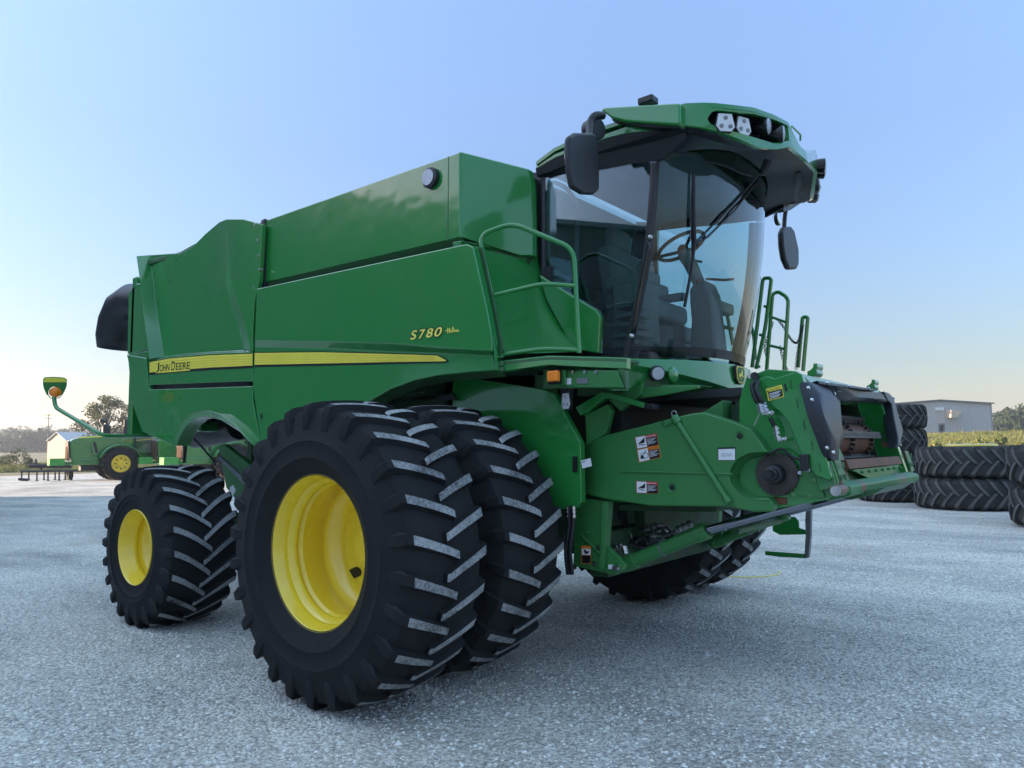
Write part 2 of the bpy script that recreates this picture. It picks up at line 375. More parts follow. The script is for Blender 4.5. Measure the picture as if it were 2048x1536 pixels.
# the gravel yard: one sheet whose far edge wanders
mb = MB(); n = 96; outer = []
for j in range(n):
    a = 2*math.pi*j/n; l_ = math.sin(a)
    rr = 74+3*math.sin(a*7)+2*math.sin(a*13+1)
    if math.cos(a) > 0:
        right = max(0, -l_); rr = rr-(38*min(1, right*2.6))
    outer.append((rr*math.cos(a), rr*math.sin(a)))
rows = [[CL(d*s_, l*s_, max(0, hills(d*s_, l*s_)) if s_ > .9 else 0) for d, l in outer] for s_ in (.002, .15, .4, .7, 1)]
vs = [q for r in rows for q in r]; fs = [(i*n+j, i*n+(j+1) % n, (i+1)*n+(j+1) % n, (i+1)*n+j) for i in range(4) for j in range(n)]
yard = mb.add(vs, fs).build('gravel_yard', GRAVEL); tag(yard, kind='structure')
# loose stones on the yard, thickest near the viewpoint
def stones(n, dmax, smin, smax, pw=1.):
    d = 1.6+(dmax-1.6)*rng.random(n)**pw; l = (rng.random(n)*2-1)*(d*.78+.3)
    X = C0.x+FV.x*d+LV.x*l; Y = C0.y+FV.y*d+LV.y*l
    s = smin+(smax-smin)*rng.random(n)**2.5
    base = np.array([(1, 0, 0), (.3, .95, 0), (-.8, .6, 0), (-.8, -.6, 0), (.3, -.95, 0), (.35, .2, 1), (-.4, .1, .85)])
    F = np.array([(0, 1, 5), (1, 2, 6), (1, 6, 5), (2, 3, 6), (3, 4, 6), (4, 5, 6), (4, 0, 5)])
    a = rng.random(n)*2*np.pi; ca, sa = np.cos(a), np.sin(a)
    jit = 1+(rng.random((n, 7, 3))-.5)*.7
    P = base[None]*jit; P[:, :, 1] *= .75; P[:, :, 2] *= .62; P = P*s[:, None, None]
    V = np.empty((n, 7, 3)); V[:, :, 0] = P[:, :, 0]*ca[:, None]-P[:, :, 1]*sa[:, None]+X[:, None]
    V[:, :, 1] = P[:, :, 0]*sa[:, None]+P[:, :, 1]*ca[:, None]+Y[:, None]; V[:, :, 2] = P[:, :, 2]-.0015
    return V.reshape(-1, 3), (F[None]+(np.arange(n)*7)[:, None, None]).reshape(-1, 3)
V1, F1 = stones(85000, 11, .005, .017, .85); V2, F2 = stones(2600, 22, .008, .022, .8)
V3, F3 = stones(1100, 13, .015, .030, .8)
V4, F4 = stones(9000, 9, .006, .020, 1.)          # grit pressed up round the tyre footprints
c4 = V4.reshape(-1, 7, 3); ctr4 = c4[:, :, :2].mean(1); spots4 = np.array([(0, -2.435), (0, -1.60), (0, 1.60), (0, 2.435), (-3.24, -2.105), (-3.24, 2.105)])
pk = rng.integers(0, 6, len(c4)); new = spots4[pk]+np.stack([rng.normal(size=len(c4))*.26, (rng.random(len(c4))-.5)*.84], 1); c4[:, :, :2] += (new-ctr4)[:, None, :]; V4 = c4.reshape(-1, 3)
V = np.vstack([V1, V2, V3, V4]); F_ = np.vstack([F1, F2+len(V1), F3+len(V1)+len(V2), F4+len(V1)+len(V2)+len(V3)])
me = bpy.data.meshes.new('loose_stones'); me.vertices.add(len(V)); me.vertices.foreach_set('co', V.ravel())
me.loops.add(F_.size); me.loops.foreach_set('vertex_index', F_.ravel().astype(np.int32)); me.polygons.add(len(F_))
me.polygons.foreach_set('loop_start', np.arange(0, F_.size, 3, dtype=np.int32)); me.polygons.foreach_set('loop_total', np.full(len(F_), 3, dtype=np.int32)); me.update(calc_edges=True); me.validate()
sm, snt, sb = nmat('stone'); sg = nt_ = snt.nodes.new('ShaderNodeNewGeometry')
snt.links.new(ramp(snt, sg.outputs['Random Per Island'], [(0, (.40, .385, .365)), (.45, (.62, .605, .57)), (.8, (.74, .72, .68)), (1, (.86, .84, .80))]), sb.inputs['Base Color']); sb.inputs['Roughness'].default_value = .9
me.materials.append(sm); lo_ = bpy.data.objects.new('loose_gravel', me); COL.objects.link(lo_)
tag(lo_, 'loose pale grey gravel stones scattered over the yard surface', 'gravel', kind='stuff')

# ================================================================ THE COMBINE
CB = empty('combine_harvester', (0, 0, 0))
tag(CB, 'large green combine harvester with yellow wheels and dual front tyres, parked on the gravel', 'combine harvester')

# ---- wheels
def tyre_mesh(s, R, w, rimr, rimy, N_, sweep, lugw, lugh, top_f=.84, nose=.05, bulge=.02, old=False):
    """s = outward sign on y, local origin at the hub centre"""
    mb = MB(); Rc = R-lugh; h = w/2
    prof = [(rimr-.01, rimy), (rimr+.015, rimy+.012), (rimr+.07, h*.97+bulge*.6), (rimr+.10, h+bulge*.85), (rimr+.106, h+bulge*.85+.006), (rimr+.116, h+bulge*.9), (rimr+.17, h+bulge), (Rc-.24, h+bulge+.002), (Rc-.232, h+bulge+.008), (Rc-.222, h+bulge+.001), (Rc-.09, h*.985+bulge*.3), (Rc-.035, h*.93), (Rc-.008, h*.75), (Rc, h*.35), (Rc+.003, 0)]
    full = prof+[(r, -y) for r, y in prof[-2::-1]]
    mb.lathe([(r, y*s) for r, y in full], (0, 0, 0), n=112)
    pit = 2*math.pi/N_
    def P(r, t, y): return Vector((r*math.cos(t), y, r*math.sin(t)))
    for sd in (1, -1):
        for k in range(N_):
            t0 = k*pit+(pit/2 if sd > 0 else 0)+random.uniform(-.004, .004); secs = []
            for u in (0, .04, .2, .4, .6, .8, .93, 1.0):
                y = sd*(-nose+(h+.006+nose)*u); t = t0+sweep*(u**.9 if sweep < .2 else 1-(1-u)**1.35)
                hw = lugw*(.42+.10*u)/R; bw = lugw*(.72+.28*u)/R; rt = R-(.030*u**2.5)-(.012 if u in (0, 1.0) else 0)
                rb = Rc-.02-(.05 if u > .9 else 0)
                secs.append((P(rb, t-bw, y), P(rt, t-hw, y), P(rt, t+hw, y), P(rb, t+bw, y)))
            t = t0+sweep; bw = lugw*1.0/R
            for dr, yy in ((.10, h+bulge*.9+.004), (.20, h+bulge-.004)):
                secs.append((P(Rc-dr-.02, t-bw, sd*(yy-.03)), P(R-dr, t-bw*.62, sd*yy), P(R-dr, t+bw*.62, sd*yy), P(Rc-dr-.02, t+bw, sd*(yy-.03))))
            o = len(mb.v); mb.v += [tuple(q) for sct in secs for q in sct]
            for i in range(len(secs)-1):
                a, b = o+i*4, o+i*4+4
                for q in range(3): mb.f.append((a+q, b+q, b+q+1, a+q+1)); mb.m.append(1 if (q == 1 and i < 6) else 0)
            mb.f.append((o, o+1, o+2, o+3)); mb.m.append(0)
            e = o+(len(secs)-1)*4; mb.f.append((e+3, e+2, e+1, e)); mb.m.append(0)
    return mb.mesh('tyre')
def rim_mesh(s, r, y0, depth, disc_r, w, kind='deep'):
    mb = MB(); d = depth
    prof = [(r*.965, y0-.035), (r, y0-.02), (r, y0), (r*.985, y0+.004), (r*.955, y0-.012), (r*.945, y0-.05), (r*.925, y0-.062), (r*.915, y0-.10), (r*.86, y0-.125), (r*.85, y0-.15), (r*.875, y0-.165),
            (r*.878, y0-.18), (r*.845, y0-.20), (r*.845, y0-d+.03), (r*.86, y0-d+.02), (r*.86, y0-d), (r*.80, y0-d), (disc_r, y0-d-.05), (disc_r*.93, y0-d-.10), (disc_r*.4, y0-d-.11), (.005, y0-d-.11)]
    mb.lathe([(a, b*s) for a, b in prof], (0, 0, 0), n=96)
    back = [(r*.86, y0-d-.06), (r*.88, -y0+.1), (r*.95, -y0+.04), (r, -y0+.01), (r, -y0-.01), (r*.9, -y0), (r*.84, -y0+.06), (r*.82, y0-d-.10), (.03, y0-d-.14)]
    mb.lathe([(a, b*s) for a, b in back], (0, 0, 0), n=64)
    return mb.mesh('rim')
FR = dict(R=.995, w=.64, rimr=.505, rimy=.27, N_=26, sweep=R_(8), lugw=.055, lugh=.042)
RE = dict(R=.775, w=.66, rimr=.352, rimy=.32, N_=22, sweep=R_(17.5), lugw=.056, lugh=.040, nose=.04)
meshes = {}
for s in (-1, 1):
    meshes['ft', s] = tyre_mesh(s, **FR); meshes['fr', s] = rim_mesh(s, .51, .27, .38, .34, .64)
    meshes['rt', s] = tyre_mesh(s, **RE); meshes['rr', s] = rim_mesh(s, .3575, .335, .20, .25, .68)
    for k in ('ft', 'rt'):
        me_ = meshes[k, s]; me_.materials.append(RUBBER); me_.materials.append(LUGTOP if k == 'ft' else LUGTOPR); me_.shade_smooth(); me_.set_sharp_from_angle(angle=R_(38))
    for k in ('fr', 'rr'):
        me_ = meshes[k, s]; me_.materials.append(YELLOW); me_.shade_smooth(); me_.set_sharp_from_angle(angle=R_(40))
def wheel(name, x, y, z, k, s, rot=0.):
    hb = MB(); hd = .20 if k == 'f' else .12
    hb.cyl((0, s*(-.30), 0), (0, s*(-.16 if k == 'f' else .0), 0), hd*.8, n=24)
    w_ = hb.build(name, YELLOW, CB, .008); w_.location = (x, y, z); w_.rotation_euler = (0, rot, 0)
    for nm, key in (('tyre', k+'t'), ('rim', k+'r')):
        o = bpy.data.objects.new(nm, meshes[key, s]); COL.objects.link(o); o.parent = w_
    # lug nuts and valve slot
    nb = MB(); yd = .27-.38-.11 if k == 'f' else .335-.2-.11
    for i in range(10):
        a = i*math.tau/10; q = Vector((.14*math.cos(a), s*(yd+.0), .14*math.sin(a))); nb.cyl(q, q+Vector((0, s*.03, 0)), .015, n=6)
    nb.each('wheel_nut', YELLOW, w_)
    return w_
ZF, ZR = .990, .752
for s in (-1, 1):
    wo_ = wheel('front_wheel', 0, s*2.435, ZF, 'f', s, R_(-1.2 if s < 0 else 3)); wi_ = wheel('front_wheel', 0, s*1.60, ZF, 'f', s, R_(2.5))
    wheel('rear_wheel', -3.24, s*2.105, ZR, 'r', s, R_(1))
sl_ = MB(); q = S(705, 1148, y=-2.224)
sl_.prism([q+Vector((math.cos(t)*.055+(.045 if math.cos(t) > 0 else -.045), 0, math.sin(t)*.035+(.02 if math.cos(t) > 0 else -.02))) for t in np.linspace(0, math.tau, 20, endpoint=False)], (0, -.012, 0))
slo = sl_.build('hand_hole', DECALB, CB)

# ---- chassis, axles, hidden body core
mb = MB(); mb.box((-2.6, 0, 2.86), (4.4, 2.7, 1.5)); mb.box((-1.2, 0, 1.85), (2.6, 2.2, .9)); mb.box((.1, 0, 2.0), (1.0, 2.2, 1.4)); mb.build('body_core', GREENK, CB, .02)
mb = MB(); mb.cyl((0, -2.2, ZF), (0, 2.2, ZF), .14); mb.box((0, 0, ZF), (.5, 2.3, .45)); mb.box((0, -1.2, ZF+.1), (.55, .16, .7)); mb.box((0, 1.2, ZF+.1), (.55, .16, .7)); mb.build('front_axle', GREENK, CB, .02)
mb = MB(); mb.box((-3.2, 0, .80), (.28, 3.0, .24)); mb.cyl((-3.24, -2.0, ZR), (-3.24, 2.0, ZR), .10); mb.box((-3.2, -1.45, .8), (.30, .12, .42)); mb.box((-3.2, 1.45, .8), (.30, .12, .42)); mb.build('rear_axle', GREEND, CB, .015)
mb = MB()
for s in (-1, 1):
    y = s*.95
    mb.prism([(-1.0, y, 1.35), (-1.0, y, 1.62), (-3.9, y, 2.02), (-3.9, y, 1.80)], (0, .12*-s, 0))
    mb.prism([(-1.2, y*1.2, .62), (-1.2, y*1.2, .80), (-3.0, y*1.2, .86), (-3.0, y*1.2, .72)], (0, .10*-s, 0))
mb.build('chassis_rail', GREEND, CB, .01)
# rear axle frame with grey guide bar seen through the arch
mb = MB()
mb.prism([S(*a, y=-1.15) for a in ((440, 905), (455, 895), (500, 925), (522, 962), (505, 975), (478, 1008), (452, 975))], (0, .05, 0))
mb.prism([S(*a, y=-1.22) for a in ((432, 896), (448, 888), (545, 968), (540, 985))], (0, .06, 0))
mb.build('axle_bracket', GREENC, CB, .006)
MB().prism([S(*a, y=-1.27) for a in ((434, 916), (440, 913), (505, 972), (502, 983))], (0, .03, 0)).build('guide_bar', GALV, CB, .004)
MB().prism([S(*a, y=-1.3) for a in ((460, 974), (466, 970), (471, 980), (466, 991), (459, 984))], (0, .003, 0)).build('warning_decal', WHITE, CB)
mb = MB().tube([S(392, 868, y=-.9), S(410, 866, y=-.9), S(480, 850, y=-.9)], .18, n=20); mb.build('air_duct', BLACKP, CB)
mb = MB(); mb.tube(bez([S(367, 860, y=-1.2), S(372, 880, y=-1.2), S(368, 925, y=-1.2)]), .02); mb.tube(bez([S(372, 862, y=-1.2), S(400, 890, y=-1.1), S(430, 925, y=-1.1)]), .012); mb.build('hose', BLACKP, CB)
mb = MB(); mb.box((-4.35, 0, 1.5), (.10, 1.5, .12)); mb.box((-4.2, -.65, 1.7), (.10, .08, .5)); mb.box((-4.2, .65, 1.7), (.10, .08, .5)); mb.build('drawbar', GREEND, CB, .01)

# ---- right-hand side sheeting (the far side carries its twin)
def both(name, mbf, mats, bevel=.008, **k):
    """one child per side"""
    a = mbf(); o1 = a.build(name, mats, CB, bevel, **k)
    b = mbf(); b.v = [(x, -y, z) for x, y, z in b.v]; b.f = [f[::-1] for f in b.f]; o2 = b.build(name, mats, CB, bevel, **k)
    return o1, o2
YU, YL = -1.70, -1.655
def f_side():
    cr = [(509, 680, YU), (640, 682, YU), (780, 686, YU), (880, 696, YU), (984, 703, YU)]
    lo = [(509, 695, YL), (640, 697, YL), (780, 704, YL), (880, 706.5, YL), (984.5, 709, YL)]
    up = [(513, 577, YU), (933, 487, YU), (946, 493, YU), (961, 560, YU), (976, 630, YU), (984, 680, YU)]
    low = [(991, 741, YL), (940, 745, YL), (880, 751, YL), (830, 761, YL), (780, 779, YL), (735, 805, YL), (680, 835, YL), (600, 870, YL), (523, 896, YL), (505, 770, YL)]
    V_ = cr+lo+up+low; f = [(10, 11, 12, 13, 14, 15, 4, 3, 2, 1, 0)]+[(i, i+1, i+6, i+5) for i in range(4)]
    f += [(5, 6, 7, 8, 9, 16, 17, 18, 19, 20, 21, 22, 23, 24, 25)]
    return shell(V_, f, .07)
side_r, side_l = both('side_panel', f_side, GREEN, .012, seg=3)
# wrapped front edge of that panel
def f_edge():
    a = [(946, 492), (961, 560), (976, 630), (985, 680), (991, 741)]
    V_ = [(x, y, YU+.004) for x, y in a]+[(x+(9 if y < 700 else 5), y+1, YU+.10) for x, y in a]
    return shell(V_, [(i, i+1, i+6, i+5) for i in range(4)], .03)
both('panel_edge', f_edge, GREEN, .006)
# rear quarter: scooped upper fairing
def f_quarter():
    V_ = [(272, 512, -1.72), (298, 510, -1.55), (340, 507, -1.53), (362, 506, -1.525), (384, 494, -1.52), (412, 466, -1.52), (438, 444, -1.52), (452, 438, -1.67), (486, 438, -1.67), (524, 448, -1.66)]
    rws = [[(279, 560, -1.72), (307, 560, -1.55), (350, 560, -1.53), (400, 560, -1.52), (448, 560, -1.52), (463, 560, -1.68), (518, 560, -1.665)],
           [(284, 610, -1.72), (312, 610, -1.55), (356, 610, -1.53), (410, 608, -1.52), (460, 606, -1.52), (475, 604, -1.68), (509, 602, -1.668)],
           [(291, 662, -1.71), (320, 660, -1.55), (362, 656, -1.53), (420, 650, -1.52), (476, 648, -1.52), (490, 646, -1.68), (506, 646, -1.67)],
           [(298, 718, -1.69), (328, 713, -1.555), (370, 708, -1.54), (421, 704, -1.53), (489, 701, -1.53), (500, 700, -1.672), (505, 700, -1.67)],
           [(298, 722, -1.656), (330, 716, -1.655), (380, 710, -1.655), (430, 706, -1.655), (492, 703.5, -1.655), (500, 703, -1.655), (505, 703, -1.655)],
           [(298, 770, -1.655), (330, 769, -1.655), (380, 767, -1.655), (430, 765, -1.655), (492, 763, -1.655), (500, 763, -1.655), (505, 763, -1.655)]]
    for r in rws: V_ += r
    f = [(0, 1, 11, 10), (1, 2, 12, 11), (2, 3, 4, 5, 13, 12), (5, 6, 14, 13), (6, 7, 15, 14), (7, 8, 9, 16, 15)]
    for k in range(5):
        for i in range(6): a = 10+7*k+i; f.append((a, a+1, a+8, a+7))
    return shell(V_, f, .05)
both('rear_quarter_panel', f_quarter, GREEN, .01, seg=3)
def f_lower():
    o = [(299, 779), (505, 772), (505, 800), (523, 898), (500, 884), (473, 852), (440, 828), (414, 820), (388, 824), (365, 842), (352, 868), (346, 891), (284, 863), (262, 800), (258, 730), (253, 709), (292, 716), (296, 766)]
    return poly(o, -1.655, .06)
both('lower_rear_panel', f_lower, GREEN, .01)
def f_lip():
    o = [(500, 884), (473, 852), (440, 828), (414, 820), (388, 824), (365, 842), (352, 868), (346, 891)]; i_ = [(508, 893), (480, 864), (443, 841), (414, 833), (391, 837), (372, 852), (360, 874), (353, 892)]
    V_ = [(x, y, -1.72) for x, y in o]+[(x, y, -1.70) for x, y in i_]
    return shell(V_, [(k, k+1, k+9, k+8) for k in range(7)], .16)
both('wheel_arch_lip', f_lip, GREEN, .008)
def f_arch():
    o = [(991, 741), (940, 745), (880, 751), (830, 761), (780, 779), (735, 805), (680, 835)]
    V_ = [(x, y, YL+.02) for x, y in o]+[(x+4, y+11, YL+.10) for x, y in o]
    return shell(V_, [(k, k+1, k+8, k+7) for k in range(6)], .10)
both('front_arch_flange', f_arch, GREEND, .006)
def f_corner():
    m_ = poly([(256, 585), (272, 566), (292, 566), (298, 700), (254, 709)], -1.50, .5)
    return m_.prism([S(254, 709, y=-1.5), S(298, 700, y=-1.5), S(298, 770, y=-1.5), S(262, 790, y=-1.5)], (0, .5, 0))
both('rear_corner_panel', f_corner, GREEN, .02)
# black slot under the brand stripe and hood behind seams
both('shadow_gap_strip', lambda: poly([(300, 768), (512, 760), (512, 782), (300, 784)], -1.60, .02), DECALB, 0)
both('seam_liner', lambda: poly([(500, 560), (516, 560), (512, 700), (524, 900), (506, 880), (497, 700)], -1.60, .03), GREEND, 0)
# rear wall, hood top
mb = MB(); a = S(262, 600, y=-1.5)
mb.box((a.x+.06, 0, 2.9), (.12, 3.0, 2.1)); mb.box((a.x+.75, 0, 1.95), (1.5, 2.6, .12)); mb.build('rear_wall', GREEN, CB, .03)
mb = MB(); mb.grid([[(-5.25, y, 4.05) for y in (-1.6, 1.6)], [(-4.45, y, 4.05) for y in (-1.5, 1.5)], [(-3.7, y, 4.18) for y in (-1.42, 1.42)], [(-2.5, y, 4.0) for y in (-1.55, 1.55)]], d=(0, 0, -.06)); mb.build('engine_deck', GREEND, CB, .01)

# ---- grain tank
YT = -1.585
def f_tank():
    V_ = [(528, 441, YT), (898, 311, YT), (920, 303, YT), (920, 475, YT), (898, 480, YT), (526, 566, YT), (1058, 338, -1.10), (1064, 372, -1.07), (1066, 440, -1.05), (1066, 512, -1.06), (1040, 512, -1.13)]
    return shell(V_, [(0, 1, 4, 5), (1, 2, 3, 4), (2, 6, 7, 8, 9, 10, 3)], .06)
both('grain_tank_side', f_tank, GREEN, .045, seg=5)
both('tank_lower_ledge', lambda: shell([(526, 566, YT+.01), (922, 475, YT+.01), (935, 500, -1.49), (526, 600, -1.49)], [(0, 1, 2, 3)], .03), GREEND, .003)
mb = MB(); q = S(924, 486, y=YT); q2 = S(1044, 516, y=-1.10)
def f_led():
    V_ = [(905, 484, YT-.02), (922, 481, YT-.02), (1030, 502, -1.14), (1052, 520, -1.07), (1046, 527, -1.07), (1020, 516, -1.14), (922, 494, YT-.01), (905, 497, YT-.01)]
    return shell(V_, [(0, 1, 6, 7), (1, 2, 5, 6), (2, 3, 4, 5)], .05)
both('tank_ledge', f_led, GREEN, .006)
MB().grid([[(-2.45, y, 3.98) for y in (-1.5, 1.5)], [(.22, y, 3.88) for y in (-1.5, 1.5)]], d=(0, 0, -.05)).build('grain_tank_cover', GREEND, CB, .01)
mb = MB(); mb.grid([[(.25, -1.5, z) for z in (3.1, 3.9)], [(.48, -1.05, z) for z in (3.1, 3.88)], [(.48, 1.05, z) for z in (3.1, 3.88)], [(.25, 1.5, z) for z in (3.1, 3.9)]], d=(-.05, 0, 0)); mb.build('grain_tank_front', GREEND, CB, .01)
both('tank_corner_post', lambda: poly([(522, 441), (529, 437), (529, 600), (522, 596)], -1.60, .05), BLACKP, .004)
mb = MB()
for a in ((516, 450), (521, 482), (523, 512), (525, 540), (514, 577), (506, 632)): mb.cyl(S(*a, y=-1.63), S(*a, y=-1.63)+Vector((0, -.04, 0)), .014, n=10)
mb.each('panel_bolt', CHROME, CB)
def pxr(P, px): return px*float((np.array(P)-CP)@cF)/FPX
mb = MB(); q = S(861, 356, y=YT-.02); mb.cyl(q+Vector((0, .03, 0)), q+Vector((0, -.022, 0)), .085, 0, 28); tl = mb.build('tank_lamp', BLACKP, CB, .012)
MB().cyl(q+Vector((-.008, -.0225, 0)), q+Vector((-.008, -.030, 0)), .066, 0, 28).build('lamp_lens', LENS, tl, .004)
mb = poly([(843, 345), (882, 337), (884, 360), (845, 377)], YT-.002, .004); mb.build('lamp_plate', GREEN, CB, .002)

for a, yy in (((523, 832), YL), ((1048, 668), -1.50)):
    q = S(*a, y=yy-.001); h = MB().prism([q+Vector((math.cos(t)*.020, 0, math.sin(t)*.034)) for t in np.linspace(0, math.tau, 18, endpoint=False)], (0, -.004, 0)).build('latch_rim', GREEND, CB, .001)
    MB().prism([q+Vector((math.cos(t)*.014, -.0045, math.sin(t)*.026)) for t in np.linspace(0, math.tau, 18, endpoint=False)], (0, -.001, 0)).build('latch_hole', DECALB, h)
    break
poly([(896.5, 313), (898, 312.5), (896, 482), (894.5, 482.3)], YT-.0005, -.0012).build('tank_seam', GREEND, CB)
# ---- front flank between tank and cab
def f_flank():
    V_ = [(944, 494, -1.60), (1040, 516, -1.12), (1056, 532, -1.07), (1064, 560, -1.06), (1078, 606, -1.05), (1104, 654, -1.04), (1146, 704, -1.04), (1090, 706, -1.25), (1008, 708, -1.58), (985, 640, -1.60), (966, 560, -1.60),
          (1068, 512, -.98), (1076, 560, -.98), (1092, 606, -.98), (1120, 656, -.98), (1158, 704, -.98)]
    return shell(V_, [(0, 1, 2, 3, 10), (10, 3, 4, 9), (9, 4, 5, 7, 8), (5, 6, 7), (2, 11, 12, 3), (3, 12, 13, 4), (4, 13, 14, 5), (5, 14, 15, 6)], .05)
both('flank_panel', f_flank, GREEN, .012, seg=3)
both('flank_seal', lambda: poly([(955, 494), (962, 494), (1006, 700), (1000, 708)], -1.62, .02), GREEND, 0)
both('flank_liner', lambda: poly([(1060, 345), (1090, 345), (1090, 560), (1170, 712), (1110, 706), (1066, 560)], -.90, .03), BLACKP, 0)

# ---- stripes and lettering
mb = MB()
def strip(mb, top, bot, y, m):
    n = len(top); P = [S(*q, y=y) for q in top]+[S(*q, y=y) for q in bot]; return mb.add(P, [(i, i+1, n+i+1, n+i) for i in range(n-1)], m)
strip(mb, [(509, 704), (640, 702.5), (780, 706), (876, 709), (897, 720)], [(509, 734), (640, 731.5), (780, 728), (890, 725.5), (897, 723)], YL-.004, 0)
strip(mb, [(509, 706), (640, 704.5), (780, 708), (874, 711), (892, 720.5)], [(509, 729.5), (640, 727), (780, 724), (886, 722.5), (892, 722)], YL-.007, 1)
for k in range(1, 5):
    t = k/5; a = [(509, 706+23.5*t), (640, 704.5+22.5*t), (780, 708+16*t), (868+4*t, 711+11*t)]
    strip(mb, a, [(x, y+.7) for x, y in a], YL-.009, 2)
LINE = simple('stripe_shade', (.62, .50, .04), .4)
mb.build('yellow_stripe', [DECALB, STRIPE, LINE], CB, smooth=False)
mb = MB(); YQ = -1.655
strip(mb, [(298, 723), (340, 715.5), (420, 709), (505, 706)], [(298, 750), (340, 746), (420, 740), (505, 736)], YQ-.004, 0)
strip(mb, [(299, 724.5), (340, 717), (420, 710.5), (505, 707.5)], [(299, 745), (340, 741), (420, 735), (505, 731)], YQ-.007, 1)
for k in range(1, 5):
    t = k/5; a = [(299, 724.5+20.5*t), (340, 717+24*t), (420, 710.5+24.5*t), (505, 707.5+23.5*t)]
    strip(mb, a, [(x, y+.7) for x, y in a], YQ-.009, 2)
for s_ in (0,):
    strip(mb, [(311.5, 730), (350, 727), (379, 725)], [(311.5, 746.5), (350, 743.5), (380, 741)], YQ-.0095, 1)
qs = mb.build('brand_stripe', [DECALB, STRIPE, LINE], CB, smooth=False)
def lt(body, a, b, hpx, y, mat, name, off=.0, bold=0., shear=0., up=(0, 0, 1)):
    p0, p1 = S(*a, y=y), S(*b, y=y); return text(name, body, p0, p1, up, pxr(p0, hpx), mat, CB, offset=off, bold=bold, shear=shear)
BY = YQ-.012
lt('J', (312, 744.5), (317.5, 744), 19, BY, DECALB, 'brand_letter', bold=.006); lt('OHN', (319, 743.5), (338.5, 741.5), 14, BY, DECALB, 'brand_letter', bold=.006)
lt('D', (342.5, 741), (349.5, 740.4), 18, BY, DECALB, 'brand_letter', bold=.006); lt('EERE', (351.5, 740), (379, 737.8), 14, BY, DECALB, 'brand_letter', bold=.006)
UYM = YU-.004
for ch, a, b in (('S', (819, 681.8), (836, 679.4)), ('7', (836, 679.6), (853, 677.4)), ('8', (850.5, 677.6), (868.5, 675.2)), ('0', (867, 675.5), (886, 673.2))):
    lt(ch, a, b, 21.5, UYM, DECALB, 'model_number_outline', bold=.08, shear=.25)
    lt(ch, (a[0]+1.6, a[1]-1.6), (b[0]-1.6, b[1]-1.6), 18.2, UYM-.004, LETY, 'model_number', bold=.02, shear=.25)
mb = MB()    # hand-brushed dealer name: strokes of a brush script
def stroke(pts, r=.0042): mb.tube(bez([S(x, y, y=UYM) for x, y in pts], 4), r, 0, 5)
stroke([(890.5, 662), (894.5, 661), (900.5, 660)], .003); stroke([(895.5, 656), (895.7, 661), (895.3, 666.5)]); stroke([(899.5, 656), (899.2, 660), (898.5, 665.5)])
stroke([(901.5, 660.5), (901, 664), (903, 664.5), (904.5, 660.5), (904.2, 664.5)], .003); stroke([(906.3, 653), (905.8, 659), (906, 664.5)]); stroke([(903.5, 658.5), (908.5, 657.8)], .0025)
stroke([(909.8, 659.5), (908.2, 660.8), (909.6, 662.5), (908, 664.2)], .003); stroke([(912, 660), (910.8, 662.5), (912.5, 663.8), (913.4, 661), (912.2, 660)], .003)
stroke([(914.3, 663.6), (914.7, 660), (916, 659.8), (916.2, 663), (918.8, 661.6)], .003)
mb.build('dealer_name', LETY, CB)

# ---- walkway beam, marker lamp, work lamp
def f_beam():
    V_ = [(996, 722, -1.60), (1097, 711, -1.50), (1253, 715, -1.28), (1253, 738, -1.28), (1156, 733.5, -1.42), (1097, 730, -1.50), (996, 744, -1.60)]
    return shell(V_, [(0, 1, 5, 6), (1, 2, 3, 4, 5)], .06)
both('walkway_beam', f_beam, GREEN, .006)
mb = MB(); a, b, c_ = S(996, 722, y=-1.6), S(1097, 711, y=-1.5), S(1253, 715, y=-1.28)
for s in (1, -1): mb.prism([Vector((q.x, q.y*s, q.z-.03)) for q in (a, b, c_)]+[(1.42, -.9*s, a.z-.03), (.5, -.9*s, a.z-.03)], (0, 0, .02))
mb.each('walkway_floor', GREEND, CB)
mb = MB(); bolts(mb, [S(1005, 727, y=-1.605), S(1005, 738, y=-1.605)], .016); bolts(mb, [S(x, 744, y=-1.39) for x in (1146, 1170, 1193)], .013); mb.each('beam_bolt', CHROME, CB)
both('bracket_plate', lambda: poly([(1086, 738), (1250, 741), (1252, 777), (1086, 777)], -1.36, .05), GREEND, .004)
def f_br2():
    m_ = poly([(1106, 742), (1234, 742), (1247, 775), (1106, 775)], -1.385, .01)
    return m_
both('bracket_face', f_br2, GREENC, .003)
poly([(1125, 757), (1142, 756), (1142, 769), (1125, 769)], -1.392, .004).build('parts_label', WHITE, CB)
poly([(1153, 756), (1176, 756), (1176, 767), (1153, 767)], -1.392, .004).build('serial_plate', GALV, CB)
poly([(1090, 739), (1130, 741), (1130, 769), (1092, 768)], -1.42, .02).build('lamp_bracket', GREENC, CB, .003)
q = S(1112, 753, y=-1.45); mb = MB(); mb.box(q+Vector((-.02, .01, 0)), (.10, .05, .10)); ml = mb.build('marker_lamp', BLACKP, CB, .01)
mb = MB(); mb.box(q+Vector((.0, -.03, 0)), (.088, .05, .076)); mb.build('lamp_lens', AMBER, ml, .012, 3)
